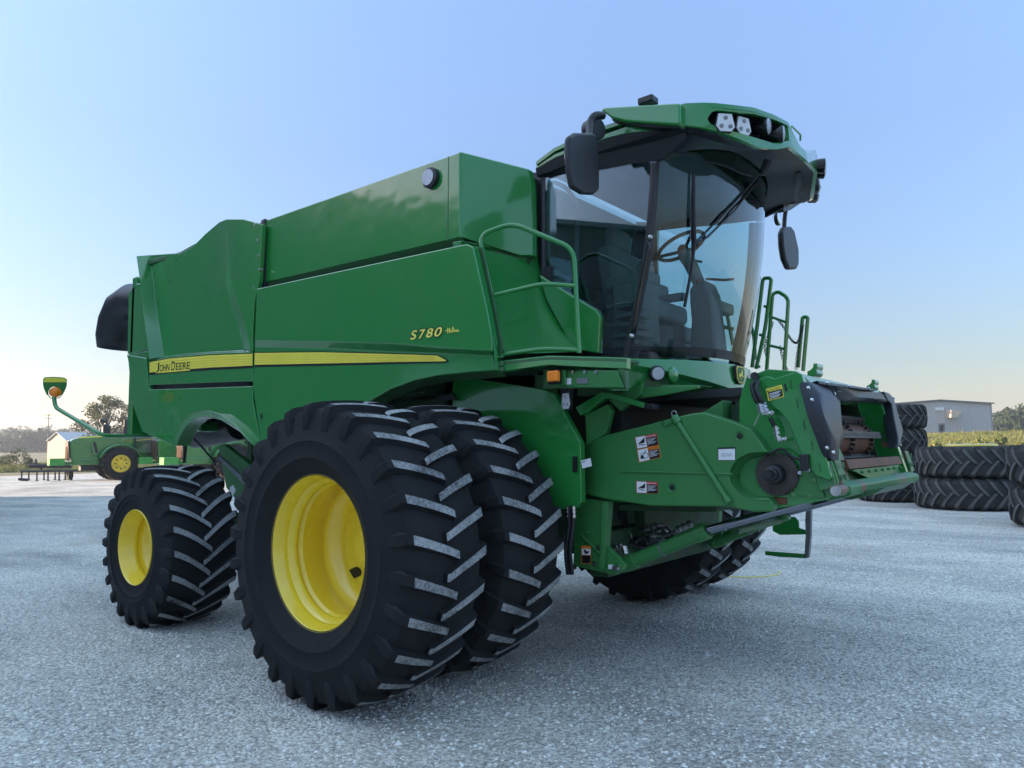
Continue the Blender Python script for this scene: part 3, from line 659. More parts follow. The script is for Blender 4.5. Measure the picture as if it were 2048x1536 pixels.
def hexlamp(name, P, ux, uz, w, h, parent, nrm):
    """white pentagonal-headed work lamp with three cover bolts"""
    ux, uz, nrm = Vector(ux).normalized(), Vector(uz).normalized(), Vector(nrm).normalized()
    pr = [(-.36, .5), (.36, .5), (.5, -.22), (.30, -.5), (-.30, -.5), (-.5, -.22)]
    pts = [P+ux*a*w+uz*b*h for a, b in pr]; big = [P+ux*a*w*1.14+uz*b*h*1.12-nrm*.012 for a, b in pr]
    o = MB().prism(big, nrm*-.07).build(name, BLACKP, parent, .006)
    f = MB().prism(pts, nrm*-.012).build('lamp_face', LAMPW, o, .003)
    m_ = MB()
    for a, b in ((0, .26), (-.24, -.22), (.24, -.22)):
        c = P+ux*a*w+uz*b*h; m_.cyl(c, c+nrm*.006, w*.11, 1, 12)
    m_.each('cover_bolt', [DECALB, GALV], o)
    return o
q = S(1131, 802, y=-1.30); hexlamp('work_lamp', q, (1, -.35, 0), (0, 0, 1), .105, .115, CB, (.35, -1, 0))
MB().box(q+Vector((-.02, .05, .08)), (.09, .05, .12)).build('lamp_mount', BLACKP, CB, .01)

# ---- guard rail on the near walkway
rail = MB(); RP = [S(1003, 716, y=-1.58), S(985, 592, y=-1.58), S(958, 470, y=-1.57), S(1024, 446, y=-1.50), S(1148, 497, y=-1.36), S(1158, 706, y=-1.36)]
rail.tube(rnd(RP, .10, 6), .019, n=12)
rail.tube(rnd([S(985, 591, y=-1.58), S(1085, 567, y=-1.47), S(1153, 572, y=-1.36)], .08), .017, n=12)
rail.tube(rnd([S(1003, 709, y=-1.58), S(1085, 697, y=-1.47), S(1157, 700, y=-1.36)], .08), .017, n=12)
r1 = rail.build('guard_rail', GREEN, CB)

# ---- lower front frame and plate behind the inner tyre
mb = MB(); mb.prism([S(*a, y=-1.16) for a in ((905, 752), (1086, 778), (1108, 786), (1122, 812), (1161, 886), (1163, 1004), (1150, 1018), (900, 1018))], (0, .06, 0)); mb.mirror(); mb.each('front_frame_plate', GREEN, CB, .008)
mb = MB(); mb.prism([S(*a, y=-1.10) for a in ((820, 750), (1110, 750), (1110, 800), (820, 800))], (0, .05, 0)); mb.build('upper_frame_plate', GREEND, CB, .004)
MB().prism([S(*a, y=-1.172) for a in ((1145, 913), (1154, 913), (1154, 944), (1145, 944))], (0, .004, 0)).build('frame_slot', DECALB, CB)
mb = MB(); mb.prism([S(*a, y=-1.22) for a in ((865, 800), (880, 790), (905, 786), (912, 800))], (0, .02, 0)); mb.build('screen_mesh', BLACKP, CB)
mb = MB()
mb.prism([S(*a, y=-.98) for a in ((1150, 995), (1216, 1003), (1213, 1090), (1250, 1128), (1248, 1140), (1230, 1150), (1146, 1132))], (0, .04, 0)); mb.prism([S(*a, y=-1.03) for a in ((1204, 1003), (1216, 1003), (1206, 1138), (1198, 1136))], (0, .08, 0))
mb.tube([S(1160, 1068, y=-1.0), S(1178, 1064, y=-1.0)], .012, n=6); mb.tube([S(1160, 1068, y=-1.0), S(1201, 1108, y=-1.0)], .012, n=6)
mb.mirror(); mb.each('lift_frame', GREENC, CB, .006, ysplit=True)
mb = MB(); a = S(1180, 1075, y=-.9)
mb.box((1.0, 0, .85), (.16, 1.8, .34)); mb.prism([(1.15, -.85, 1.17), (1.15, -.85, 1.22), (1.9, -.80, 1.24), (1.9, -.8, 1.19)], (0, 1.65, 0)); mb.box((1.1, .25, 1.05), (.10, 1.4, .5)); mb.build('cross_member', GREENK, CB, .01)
mb = MB(); bolts(mb, [S(1150, 1134, y=-1.0), S(1189, 1128, y=-1.0), S(1196, 1096, y=-1.0)], .018); q = S(1234, 1136, y=-1.0); mb.cyl(q+Vector((0, .02, 0)), q+Vector((0, -.03, 0)), .024, n=14); mb.each('pivot_pin', CHROME, CB)
# lift cylinders
for s in (-1, 1):
    a, b, c_ = S(1252, 1128, y=-.80), S(1416, 1060, y=-.80), S(1622, 1003, y=-.80)
    a, b, c_ = (Vector((q.x, q.y*-s*1, q.z)) if False else Vector((q.x, abs(q.y)*s, q.z)) for q in (a, b, c_))
    dirv = (b-a).normalized(); mb = MB(); mb.tube([a, b-dirv*.0], .052, n=24); mb.tube([b-dirv*.10, b], .060, n=24); mb.tube([a, a+dirv*.1], .060, n=24); mb.sphere(a-dirv*.02, .055)
    lc = mb.build('lift_cylinder', GREENC, CB, .006); MB().tube([b, c_], .030, n=20).build('piston_rod', RODM, lc); MB().tube([a+dirv*.33, a+dirv*.345], .056, n=20).build('hose_clamp', GALV, lc)
mb = MB(); mb.cyl((1.78, .75, 1.0), (1.78, -.2, 1.0), .03); mb.build('cross_tube', GREEND, CB)
# hydraulic fittings and hoses in front of the axle
mb = MB(); hs = MB()
def fit(a, b, y, r=.017, m=mb):
    m = MB(); p, q = S(*a, y=y), S(*b, y=y); d = (q-p); m.tube([p, q], r*.8, n=8)
    for t in (.1, .4, .75): m.tube([p+d*t, p+d*(t+.18)], r*1.25, n=6)
    m.build('hydraulic_fitting', CHROME, CB)
fit((1222, 1098), (1245, 1090), -.8); fit((1286, 1060), (1310, 1052), -.5); fit((1300, 1072), (1335, 1064), -.5); fit((1294, 1086), (1330, 1080), -.5); fit((1352, 1060), (1385, 1046), -.6, .022); fit((1248, 1092), (1252, 1108), -.8, .02)
mb.tube(bez([S(1238, 1062, y=-.6), S(1258, 1064, y=-.6), S(1264, 1076, y=-.6)]), .006); mb.build('brake_line', CHROME, CB)
hs.tube(bez([S(1226, 1098, y=-.7), S(1250, 1085, y=-.6), S(1285, 1095, y=-.5), S(1300, 1085, y=-.4)]), .018); hs.tube(bez([S(1310, 1050, y=-.5), S(1330, 1052, y=-.3), S(1345, 1068, y=-.2)]), .018); hs.tube(bez([S(1260, 1082, y=-.5), S(1290, 1076, y=-.5), S(1300, 1072, y=-.5)]), .016)
for x_ in (1140, 1148): hs.tube(bez([S(x_-3, 1012, y=-1.2), S(x_-2, 1050, y=-1.2), S(x_-8, 1100, y=-1.2), S(x_-4, 1148, y=-1.15)]), .016)
for k in range(9):
    rk = random.Random(k+40); x0, y0 = 1222+rk.random()*120, 1092-rk.random()*30
    hs.tube(bez([S(x0, y0, y=-.75+.06*k), S(x0+20, y0-12+rk.random()*20, y=-.6+.06*k), S(x0+45, y0+rk.random()*14, y=-.55+.05*k), S(x0+70+rk.random()*25, y0-16*rk.random(), y=-.4)]), .010+.006*rk.random(), n=8)
for k in range(5): mb_ = MB().tube(bez([S(1235+k*4, 1015, y=-.5), S(1240+k*5, 1040+k*3, y=-.45), S(1262+k*7, 1058, y=-.4), S(1300+k*9, 1062-k*2, y=-.3)]), .009, n=6).build('hydraulic_hose', BLACKP, CB)
hs.each('hydraulic_hose', BLACKP, CB)
mb = MB()
for x_ in (1136, 1147): fit((x_, 1012), (x_+1, 1036), -1.2, .014, mb)

# feeder-house stop arm above the shield
mb = MB(); mb.prism([S(*a, y=-1.08) for a in ((1150, 815), (1202, 784), (1222, 786), (1288, 806), (1288, 817), (1220, 797), (1208, 797), (1160, 832))], (0, .07, 0)); ar = mb.build('stop_arm', GREEN, CB, .006)
MB().prism([S(*a, y=-1.085) for a in ((1288, 806), (1306, 808), (1309, 818), (1304, 820), (1287, 816))], (0, .08, 0)).build('rubber_tip', BLACKP, ar, .006)
mb = MB(); mb.prism([S(*a, y=-1.02) for a in ((1170, 830), (1215, 808), (1224, 822), (1212, 868), (1172, 890))], (0, .05, 0)); mb.prism([S(*a, y=-.98) for a in ((1205, 790), (1270, 775), (1284, 765), (1282, 790), (1240, 822))], (0, .05, 0)); mb.prism([S(*a, y=-.95) for a in ((1272, 776), (1395, 771), (1395, 777), (1330, 790), (1280, 797))], (0, .05, 0)); mb.build('feeder_pivot_bracket', GREENC, CB, .006)
mb = MB(); mb.box((1.15, 0, 1.95), (.1, 1.7, .7)); mb.build('feeder_throat', DARKT, CB)
MB().prism([S(*a, y=-.9) for a in ((1318, 770), (1400, 770), (1393, 776), (1360, 784), (1330, 782))], (0, .2, 0)).build('cab_mount', GREENC, CB, .006)

# ================================================================ feeder house
YF = -.86
pr = [S(1390, 830, y=YF), S(1410, 822, y=YF), S(1468, 799, y=YF), S(1488, 798, y=YF), S(1590, 870, y=YF), S(1640, 990, y=YF), S(1560, 1018, y=YF), S(1400, 1008, y=YF), S(1216, 1004, y=YF), S(1175, 990, y=YF), S(1180, 880, y=YF)]
MB().prism([(min(q.x, 2.0), -.86, q.z) for q in pr], (0, 1.72, 0)).build('feeder_house', GREENC, CB, .012)
mb = MB(); mb.box((1.6, 0, 2.02), (.9, 1.3, .06), rot=None); mb.build('feeder_top_plate', DARKT, CB)
# right-hand drive shield, pressed plastic
YS = -1.055
def f_shield():
    o = [(1212, 870), (1283, 852), (1350, 834), (1387, 826), (1408, 824.5), (1455, 839), (1500, 856), (1518, 880), (1536, 906), (1500, 908), (1478, 918), (1464, 934), (1460, 950), (1464, 968), (1478, 984), (1500, 995), (1540, 996), (1549, 1010), (1543, 1024), (1505, 1024), (1455, 1014), (1300, 1012), (1214, 999)]
    V_ = [(x, y, YS) for x, y in o]
    V_ += [(1240, 962, YS-.0), (1242, 940, YS-.0), (1232, 905, YS)]          # inner left corner line
    left = [(1164, 889, YS+.10), (1164, 962, YS+.10), (1170, 988, YS+.08)]
    n = len(o); V_ += left
    f = [tuple(range(n))+(n, n+1, n+2), (n+3, 0, n+2), (n+3, n+2, n+1, n, n+4), (n+4, n, n-1, n+5)]
    f[0] = tuple(range(0, n))+(n, n+1, n+2)
    return shell(V_, f, .09)
mb_ = f_shield()
shd = mb_.build('drive_shield', GREENC, CB, .014, 3)
rim_ = MB(); arc = [(1545, 906), (1518, 906), (1496, 910), (1478, 920), (1466, 936), (1461, 951), (1465, 969), (1478, 985), (1498, 996), (1525, 1001), (1545, 998)]
arc2 = [(1548, 914), (1528, 915), (1508, 920), (1494, 930), (1486, 942), (1483, 953), (1487, 967), (1497, 978), (1512, 986), (1530, 990), (1547, 989)]
rim_.add([S(x, y, y=YS-.004) for x, y in arc]+[S(x+5, y+1, y=-.90) for x, y in arc2], [(i, i+1, 12+i, 11+i) for i in range(10)]); rim_.build('shield_lip', GREENC, shd, fix=False)
mb = MB(); mb.prism([S(*a, y=YS-.001) for a in ((1240, 944), (1242, 941), (1466, 946), (1466, 950))], (0, -.010, 0)); mb.build('shield_ridge', GREENC, shd, .004)
mb = MB().tube([S(1351, 838, y=YS-.01), S(1454, 999, y=YS-.02)], .020, n=12); mb.tube([S(1348, 833, y=YS-.01), S(1356, 846, y=YS-.01)], .030, n=14); mb.tube([S(1450, 994, y=YS-.02), S(1458, 1005, y=YS-.02)], .026, n=12); mb.build('support_rod', GREENC, CB)
mb = MB()
for t in np.linspace(0, 5.4, 14): pass
ring = [S(1348, 827, y=YS-.02)+Vector((math.cos(t)*.018, 0, math.sin(t)*.018)) for t in np.linspace(0, 5.8, 16)]; mb.tube(ring, .0035, n=6); mb.build('lynch_pin_ring', CHROME, CB)
MB().tube(bez([S(1345, 846, y=YS-.012), S(1330, 853, y=YS-.008), S(1324, 848, y=YS-.008), S(1328, 838, y=YS-.008)]), .0022, n=5).build('pin_cable', DECALB, CB)
for a in ((1343, 975), (1478, 872)):
    q = S(*a, y=YS-.001); m_ = MB(); m_.lathe([(.030, 0), (.024, .004), (.022, .012)], q+Vector((0, -.004, 0)), n=24); h = m_.build('access_hole', GREENC, shd); MB().cyl(q+Vector((.004, -.001, 0)), q+Vector((.004, -.0035, 0)), .018, 0, 20).build('hole_plug', DECALB, h)
def quadplane(pts, y, t, m, name, parent): return MB().prism([S(*a, y=y) for a in pts], (0, -t, 0)).build(name, m, parent)
def decal(c, ux, uz, kind, head, hcol, border):
    """safety decal: picture square, coloured heading and a dark block of small print. corners in pixels on plane YS"""
    P = lambda u, v, o=0.: (c[0]+ux[0]*u+uz[0]*v, c[1]+ux[1]*u+uz[1]*v)
    y = kind[1]
    b = MB().prism([S(*P(u, v), y=y) for u, v in ((-.03, -.04), (1.03, -.04), (1.03, 1.04), (-.03, 1.04))], (0, -.0012, 0)).build('safety_decal', border, CB)
    MB().prism([S(*P(u, v), y=y-.0013) for u, v in ((0, 0), (.47, 0), (.47, 1), (0, 1))], (0, -.0008, 0)).build('decal_picture', WHITE, b)
    MB().prism([S(*P(u, v), y=y-.0013) for u, v in ((.49, 0), (1, 0), (1, .76), (.49, .76))], (0, -.0008, 0)).build('decal_text_block', DECALB, b)
    m_ = MB()
    for k in range(6):
        v = .66-k*.10; w = .96-.08*((k*7) % 3)-(.25 if k == 5 else 0)
        m_.prism([S(*P(u, vv), y=y-.0022) for u, vv in ((.52, v), (w, v), (w, v-.035), (.52, v-.035))], (0, -.0004, 0))
    m_.build('decal_small_print', WHITE, b)
    pic = MB()
    if kind[0] == 'jaw':
        for pg in (((.06, .34), (.22, .40), (.30, .36), (.40, .44), (.42, .88), (.30, .70), (.06, .40)), ((.08, .18), (.16, .26), (.26, .20), (.40, .22), (.40, .27), (.27, .27), (.20, .33), (.07, .22))):
            pic.prism([S(*P(*q), y=y-.0022) for q in pg], (0, -.0004, 0))
    elif kind[0] == 'belt':
        for pg in (((.06, .22), (.16, .20), (.26, .18), (.28, .26), (.20, .30), (.20, .48), (.10, .56)), ((.30, .62), (.33, .62), (.38, .86), (.35, .88)), ((.06, .62), (.34, .66), (.34, .69), (.06, .65))):
            pic.prism([S(*P(*q), y=y-.0022) for q in pg], (0, -.0004, 0))
        cc = [P(.33+.12*math.cos(t), .42+.22*math.sin(t)) for t in np.linspace(0, math.tau, 20)]; pic.tube([S(*q, y=y-.0024) for q in cc], .0022, n=4)
    else:
        pic.prism([S(*P(*q), y=y-.0022) for q in ((.10, .25), (.28, .2), (.40, .40), (.34, .45), (.38, .8), (.24, .5), (.12, .75), (.16, .42))], (0, -.0004, 0))
    pic.build('decal_pictogram', DECALB, b)
    MB().prism([S(*P(u, v), y=y-.0013) for u, v in ((.49, .79), (1, .79), (1, 1), (.49, 1))], (0, -.0008, 0)).build('decal_heading', hcol, b)
    p0, p1 = S(*P(.60, .83), y=y-.0026), S(*P(.97, .83), y=y-.0026); up = S(*P(.6, 1), y=y)-S(*P(.6, .8), y=y)
    t = text('heading_word', head, p0, p1, up, up.length*.62, DECALB if hcol is ORANGE or hcol is STRIPE else WHITE, b)
    MB().prism([S(*P(*q), y=y-.0022) for q in ((.51, .83), (.585, .83), (.55, .96))], (0, -.0004, 0)).build('alert_triangle', DECALB if hcol is ORANGE or hcol is STRIPE else WHITE, b)
decal((1275, 897), (41, -7.5), (-4, -22), ('jaw', YS-.001), 'DANGER', RED, RED)
decal((1279.5, 923.5), (41, -9), (-4, -23), ('belt', YS-.001), 'WARNING', ORANGE, ORANGE)
decal((1274, 985), (41, 1.5), (-.6, -22), ('jaw', YS-.001), 'DANGER', RED, RED)
# plain information labels
b = quadplane([(1436, 895), (1471, 894), (1471, 921), (1436, 921)], YS-.001, .0014, DECALB, 'information_label', CB)
quadplane([(1437, 898.5), (1470, 897.5), (1470, 920), (1437, 920)], YS-.003, .001, WHITE, 'label_face', b)
mb = MB(); mb.tube([S(x, y, y=YS-.0045) for x, y in ((1444, 908), (1463, 907.5), (1463, 911.5), (1444, 912), (1444, 908))], .0015, n=4); mb.build('label_drawing', DECALB, b)
b = quadplane([(1162, 921.5), (1181, 916), (1184, 932), (1165, 937)], -1.165-.0, .002, WHITE, 'information_label', CB)
quadplane([(1163, 924), (1170, 922), (1170.5, 923.5), (1163.5, 925.5)], -1.168, .001, DECALB, 'label_print', b)
b = quadplane([(1163, 1091), (1182, 1092), (1182, 1128), (1163, 1127)], -1.0, .002, ORANGE, 'safety_decal', CB)
quadplane([(1164, 1097), (1181, 1098), (1181, 1110), (1164, 1109.5)], -1.003, .001, WHITE, 'decal_picture', b)
quadplane([(1164, 1110.5), (1181, 1111), (1181, 1127), (1164, 1126)], -1.003, .001, DECALB, 'decal_text_block', b)
MB().prism([S(*a, y=-1.005) for a in ((1167, 1099), (1170, 1099), (1174, 1103), (1179, 1102), (1176, 1107), (1170, 1108))], (0, -.0005, 0)).build('decal_pictogram', DECALB, b)
quadplane([(1217, 1129), (1226, 1129), (1226, 1138), (1217, 1138)], -1.0, .002, WHITE, 'small_label', CB)

# front frame
YP = -.965
side = [(1487, 772), (1494, 749), (1517, 745), (1536, 738), (1592, 742), (1604, 748), (1676, 960), (1680, 985), (1654, 1000), (1550, 1018), (1478, 1000), (1478, 800)]
P0 = (2.575, 0, 2.075); PN = Vector((.735, 0, .185)).normalized(); FW = Vector((PN.x, 0, PN.z)); DN = Vector((.185, 0, -.735)).normalized()
def FP(px, py, o=0.): return SP(px, py, Vector(P0)+FW*o, FW)
def mir(name, pts, y, dy, mat, bev=.006):
    a = MB().prism([S(*q, y=y) for q in pts], (0, dy, 0)).build(name, mat, CB, bev)
    m_ = MB().prism([S(*q, y=y) for q in pts], (0, dy, 0)); m_.v = [(x, -yy, z) for x, yy, z in m_.v]; m_.f = [f[::-1] for f in m_.f]; return a, m_.build(name, mat, CB, bev)
mir('frame_side_plate', side, YP, .05, GREEN)
arm = [(1516, 757), (1536, 752), (1549, 757), (1592, 743), (1603, 748), (1664, 955), (1658, 961), (1630, 950), (1605, 917), (1592, 880), (1579, 850), (1562, 826), (1543, 811), (1530, 792)]
mir('tilt_arm_plate', arm, YP-.055, .05, GREEN)
for k, (x, y) in enumerate([(1580, 767), (1593, 807), (1607, 851), (1623, 892), (1638, 935)]):
    MB().prism([S(x+dx, y+dy, y=YP-.057) for dx, dy in ((-1.2, -9), (.8, -9.5), (3.8, 9), (1.8, 9.5))], (0, -.002, 0)).build('plate_slot', GREEND, CB)
MB().prism([S(*q, y=YP-.057) for q in ((1567, 768), (1571, 768), (1575, 782), (1571, 783))], (0, -.002, 0)).build('plate_hole', DECALB, CB)
# caution decal
b = quadplane([(1532, 778), (1563, 769.5), (1568.5, 793.5), (1537, 802)], YP-.0565, .0015, STRIPE, 'caution_decal', CB)
quadplane([(1536, 785), (1563.5, 777.5), (1566.5, 792), (1539, 799.5)], YP-.059, .001, DECALB, 'decal_text_block', b)
m_ = MB()
for k in range(4): m_.prism([S(*q, y=YP-.0605) for q in ((1538+k*.7, 787.5+k*3.1), (1561-(k % 2)*3, 781+k*3.1), (1561-(k % 2)*3, 782.6+k*3.1), (1538+k*.7, 789+k*3.1))], (0, -.0004, 0))
m_.build('decal_small_print', WHITE, b)
text('heading_word', 'CAUTION', S(1539, 783.3, y=YP-.061), S(1561, 777, y=YP-.061), (0, 0, 1), pxr(S(1539, 783, y=YP), 5.2), DECALB, b)
MB().prism([S(*q, y=YP-.0605) for q in ((1534, 784.5), (1538, 783.5), (1535, 780))], (0, -.0004, 0)).build('alert_triangle', DECALB, b)
# face plate bars round the mouth
def fbar(name, pts, o, th, mat, bev=.006, parent=None):
    return MB().prism([FP(a, b, o) for a, b in pts], FW*-th).build(name, mat, parent or CB, bev)
fbar('face_frame', [(1604, 747), (1758, 782), (1768, 806), (1681, 801), (1640, 770), (1612, 768)], 0, .10, GREEN)
fbar('face_frame', [(1604, 747), (1624, 766), (1690, 920), (1700, 965), (1672, 975), (1667, 955)], .001, .10, SCUFF)
fbar('face_frame', [(1757, 783), (1771, 800), (1796, 893), (1822, 925), (1828, 950), (1812, 945), (1788, 880)], -.001, .10, SCUFF)
fbar('face_frame', [(1684, 921), (1806, 917), (1824, 948), (1700, 975), (1688, 970)], -.03, .06, SCUFF)
# bottom beam with its end pin
a, b = FP(1669, 984, .02), FP(1829, 953, .02); w2 = (abs(a.y)+abs(b.y))/2-.01; bc = Vector(((a.x+b.x)/2, 0, (a.z+b.z)/2))
mb = MB(); mb.cyl((bc.x, -w2, bc.z), (bc.x, w2, bc.z), .033, n=20); mb.prism([(bc.x-.02, -w2+.16, bc.z+.05), (bc.x+.04, -w2+.16, bc.z+.02), (bc.x+.04, -w2+.16, bc.z-.035), (bc.x-.10, -w2+.16, bc.z-.075), (bc.x-.16, -w2+.16, bc.z-.02)], (0, 2*w2-.32, 0)); mb.build('bottom_beam', SCUFF, CB, .012)
mb = MB(); mb.cyl((bc.x, -w2-.006, bc.z), (bc.x, -w2, bc.z), .030, n=20); mb.cyl((bc.x, -w2-.012, bc.z), (bc.x, -w2, bc.z), .014, n=12); mb.build('end_pin', CHROME, CB)
for s in (-1, 1):
    q = FP(1681, 945, .012) if s < 0 else FP(1818, 922, .012); o = MB(); o.box(q, (.012, .13, .17), rot=Matrix.Rotation(-math.atan2(.185, .735), 3, 'Y')); lp = o.build('lock_plate', SCUFF, CB, .004)
    m_ = MB()
    for dy, dz in ((-.045, -.03), (.0, .045), (.045, -.03)):
        c = q+Vector((.017, dy, dz))+Vector((0, 0, 0)); m_.lathe([(.014, 0), (.020, .004), (.022, 0)], c, 'x', n=16); m_.cyl(c, c+Vector((.002, 0, 0)), .014, 0, 12)
    m_.build('lock_holes', GREEND, lp)
# top hooks
for p_ in ((1634, 736), (1749, 755)):
    q = FP(p_[0]-4, p_[1]+(12 if p_[0] < 1700 else 21), -.01); m_ = MB(); y0 = q.y
    prof = [(-.03, -.02), (.02, -.02), (.036, .0), (.028, .022), (.038, .040), (.034, .064), (.012, .064), (.008, .04), (-.012, .022), (-.03, .015)]
    m_.prism([(q.x+u, y0-.065, q.z+v) for u, v in prof], (0, .13, 0)); m_.build('top_hook', GREEN, CB, .006)
# black steel throat liner bolted round the mouth
b0 = .012
fbar('liner_strip', [(1634.5, 761), (1748.5, 778), (1751, 782), (1640, 768)], .03, .03, WORN, .003)
LP_L = [(1608, 764), (1624, 765.5), (1656, 772), (1680, 801), (1684, 850), (1688, 872), (1680, 893), (1675, 905), (1677, 920), (1664, 920.5), (1653, 903), (1625, 830)]
LP_T = [(1624, 765), (1700, 782), (1768, 786), (1784, 806), (1781, 808), (1740, 804.5), (1680, 800.5), (1650, 775)]
LP_R = [(1768, 782), (1779, 786), (1788, 796), (1796, 826), (1807, 861), (1801, 893), (1797, 893), (1797, 876), (1789, 838), (1784, 808), (1776, 800)]
def pillow(name, pts, o, th, mat, mid, parent=CB):
    """plate whose middle is pressed outward, as the dished liner plates are"""
    m_ = MB(); P_ = [FP(a, b, o) for a, b in pts]; n_ = len(P_); c = FP(*mid, o+.035); I_ = [p.lerp(c, .40)+FW*.035 for p in P_]
    m_.add([q-FW*th for q in P_]+P_+I_+[c], [(i, (i+1) % n_, n_+(i+1) % n_, n_+i) for i in range(n_)]+[(n_+i, n_+(i+1) % n_, 2*n_+(i+1) % n_, 2*n_+i) for i in range(n_)]+[(2*n_+i, 2*n_+(i+1) % n_, 3*n_) for i in range(n_)]+[tuple(range(n_-1, -1, -1))]); return m_.build(name, mat, parent, ang=50)
pillow('throat_liner', LP_L, .02, .03, WORN, (1652, 835)); pillow('throat_liner', LP_T, .018, .03, WORN, (1715, 790)); fbar('throat_liner', LP_R, .06, .08, WORN, .01)
mb = MB()
for a in ((1615, 776), (1622, 800), (1652, 896), (1665, 905), (1667, 788), (1653, 766), (1697, 772), (1736, 777), (1786, 797), (1799, 890)): q = FP(*a, .045 if a[0] < 1790 else .07); mb.cyl(q, q+FW*.012, .011, n=8)
mb.each('liner_bolt', CHROME, CB)
mb = MB()
for pts in (((1673, 782), (1712, 786.5), (1714, 791)), ((1741, 789.5), (1776, 791)), ((1709, 794), (1751, 799), (1752, 804))): mb.tube([FP(*q, .050) for q in pts], .006, n=6)
mb.each('pressed_rib', BLACKP, CB)
# inside of the mouth: walls, roof and back coloured dark for its shade
mw = .74
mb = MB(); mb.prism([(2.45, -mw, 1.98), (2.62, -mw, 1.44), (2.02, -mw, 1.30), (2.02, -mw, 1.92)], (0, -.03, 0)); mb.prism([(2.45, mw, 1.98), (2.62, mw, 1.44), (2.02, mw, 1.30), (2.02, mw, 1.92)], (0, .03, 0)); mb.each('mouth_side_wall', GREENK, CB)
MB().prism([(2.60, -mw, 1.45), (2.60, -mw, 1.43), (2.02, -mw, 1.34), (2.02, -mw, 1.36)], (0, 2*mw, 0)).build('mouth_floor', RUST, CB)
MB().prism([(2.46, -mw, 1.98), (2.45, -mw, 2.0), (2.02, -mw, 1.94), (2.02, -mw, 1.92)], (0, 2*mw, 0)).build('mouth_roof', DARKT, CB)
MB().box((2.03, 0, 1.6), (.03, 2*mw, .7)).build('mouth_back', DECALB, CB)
lipm = MB(); a, b = FP(1680, 921, .01), FP(1803, 916, .01); zz = (a.z+b.z)/2; xx = (a.x+b.x)/2
lipm.prism([(xx-.25, -mw, zz+.0), (xx+.02, -mw, zz+.01), (xx+.04, -mw, zz-.05), (xx+.02, -mw, zz-.05), (xx-.25, -mw, zz-.03)], (0, 2*mw, 0)); lipm.build('mouth_lip', RUST, CB, .006)
mb = MB(); mb.prism([(xx+.035, -mw+.06, zz-.055), (xx+.035, mw-.06, zz-.055), (xx+.042, .15, zz-.15), (xx+.042, -.15, zz-.15)], (-.02, 0, 0)); q = Vector((xx+.06, 0, zz-.1))
for k in range(7): c = Vector((xx+.05, -.54+.18*k, zz-.072)); mb.cyl(c, c+Vector((.02, 0, 0)), .010, n=8)
mb.build('lip_bracket', GREENC, CB, .004)
dc = Vector((2.46, 0, 1.675)); drum = MB(); drum.cyl((dc.x, -.66, dc.z), (dc.x, .66, dc.z), .128, n=32); dr = drum.build('feeder_drum', RUST, CB, .004)
mb = MB()
for yy in (-.52, 0., .52):
    mb = MB()
    for k in range(26):
        t = k*math.tau/26; mb.box((dc.x+.145*math.cos(t), yy, dc.z+.145*math.sin(t)), (.026, .03, .02), rot=Matrix.Rotation(-t, 3, 'Y'))
    mb.build('conveyor_chain', STEEL, dr)
for t in (0.2, 1.25, 2.3, 3.4, 4.4, 5.4):
    c = Vector((dc.x+.16*math.cos(t), 0, dc.z+.16*math.sin(t))); m_ = MB(); m_.box(c, (.05, 1.26, .012), rot=Matrix.Rotation(-t, 3, 'Y')); m_.box(c+Vector((math.cos(t)*.02, 0, math.sin(t)*.02)), (.010, 1.26, .05), rot=Matrix.Rotation(-t, 3, 'Y')); m_.build('conveyor_slat', STEEL, dr)
MB().prism([(2.50, .48, 1.44), (2.50, .70, 1.44), (2.42, .70, 1.60), (2.42, .54, 1.62)], (-.02, 0, 0)).build('rubber_flap', RUST, CB)
# drive sprocket and shaft stub
q = S(1553, 948, y=-1.0); mb = MB(); n_ = 30; pts = []
for k in range(n_*2):
    t = k*math.pi/n_; r_ = .128 if k % 2 else .140; pts.append(q+Vector((r_*math.cos(t), 0, r_*math.sin(t))))
mb.prism(pts, (0, .016, 0)); spk = mb.build('drive_sprocket', STEEL, CB, .002)
mb = MB(); mb.lathe([(.001, -.17), (.026, -.17), (.030, -.16), (.030, -.11), (.040, -.105), (.040, -.07), (.055, -.065), (.062, -.03), (.062, 0)], q, n=24); mb.build('shaft_stub', BLACKP, spk)
MB().cyl(q+Vector((.12, .06, -.02)), q+Vector((.15, -.02, .01)), .012, 0, 10).build('chain_guard_bolt', CHROME, CB)
MB().box(q+Vector((-.03, .05, -.17)), (.16, .04, .05)).build('chain_scrap', RUST, CB, .01)
mb = MB(); mb.prism([S(*a, y=YP-.004) for a in ((1600, 935), (1628, 930), (1652, 995), (1578, 990))], (0, -.012, 0)); mb.build('hinge_plate', GREENC, CB, .003)
mb = MB()
for a in ((1587, 989), (1619, 990), (1583, 951), (1629, 960)): mb.cyl(S(*a, y=YP-.015), S(*a, y=YP-.022), .014, n=10)
mb.each('plate_bolt', GREENC, CB)
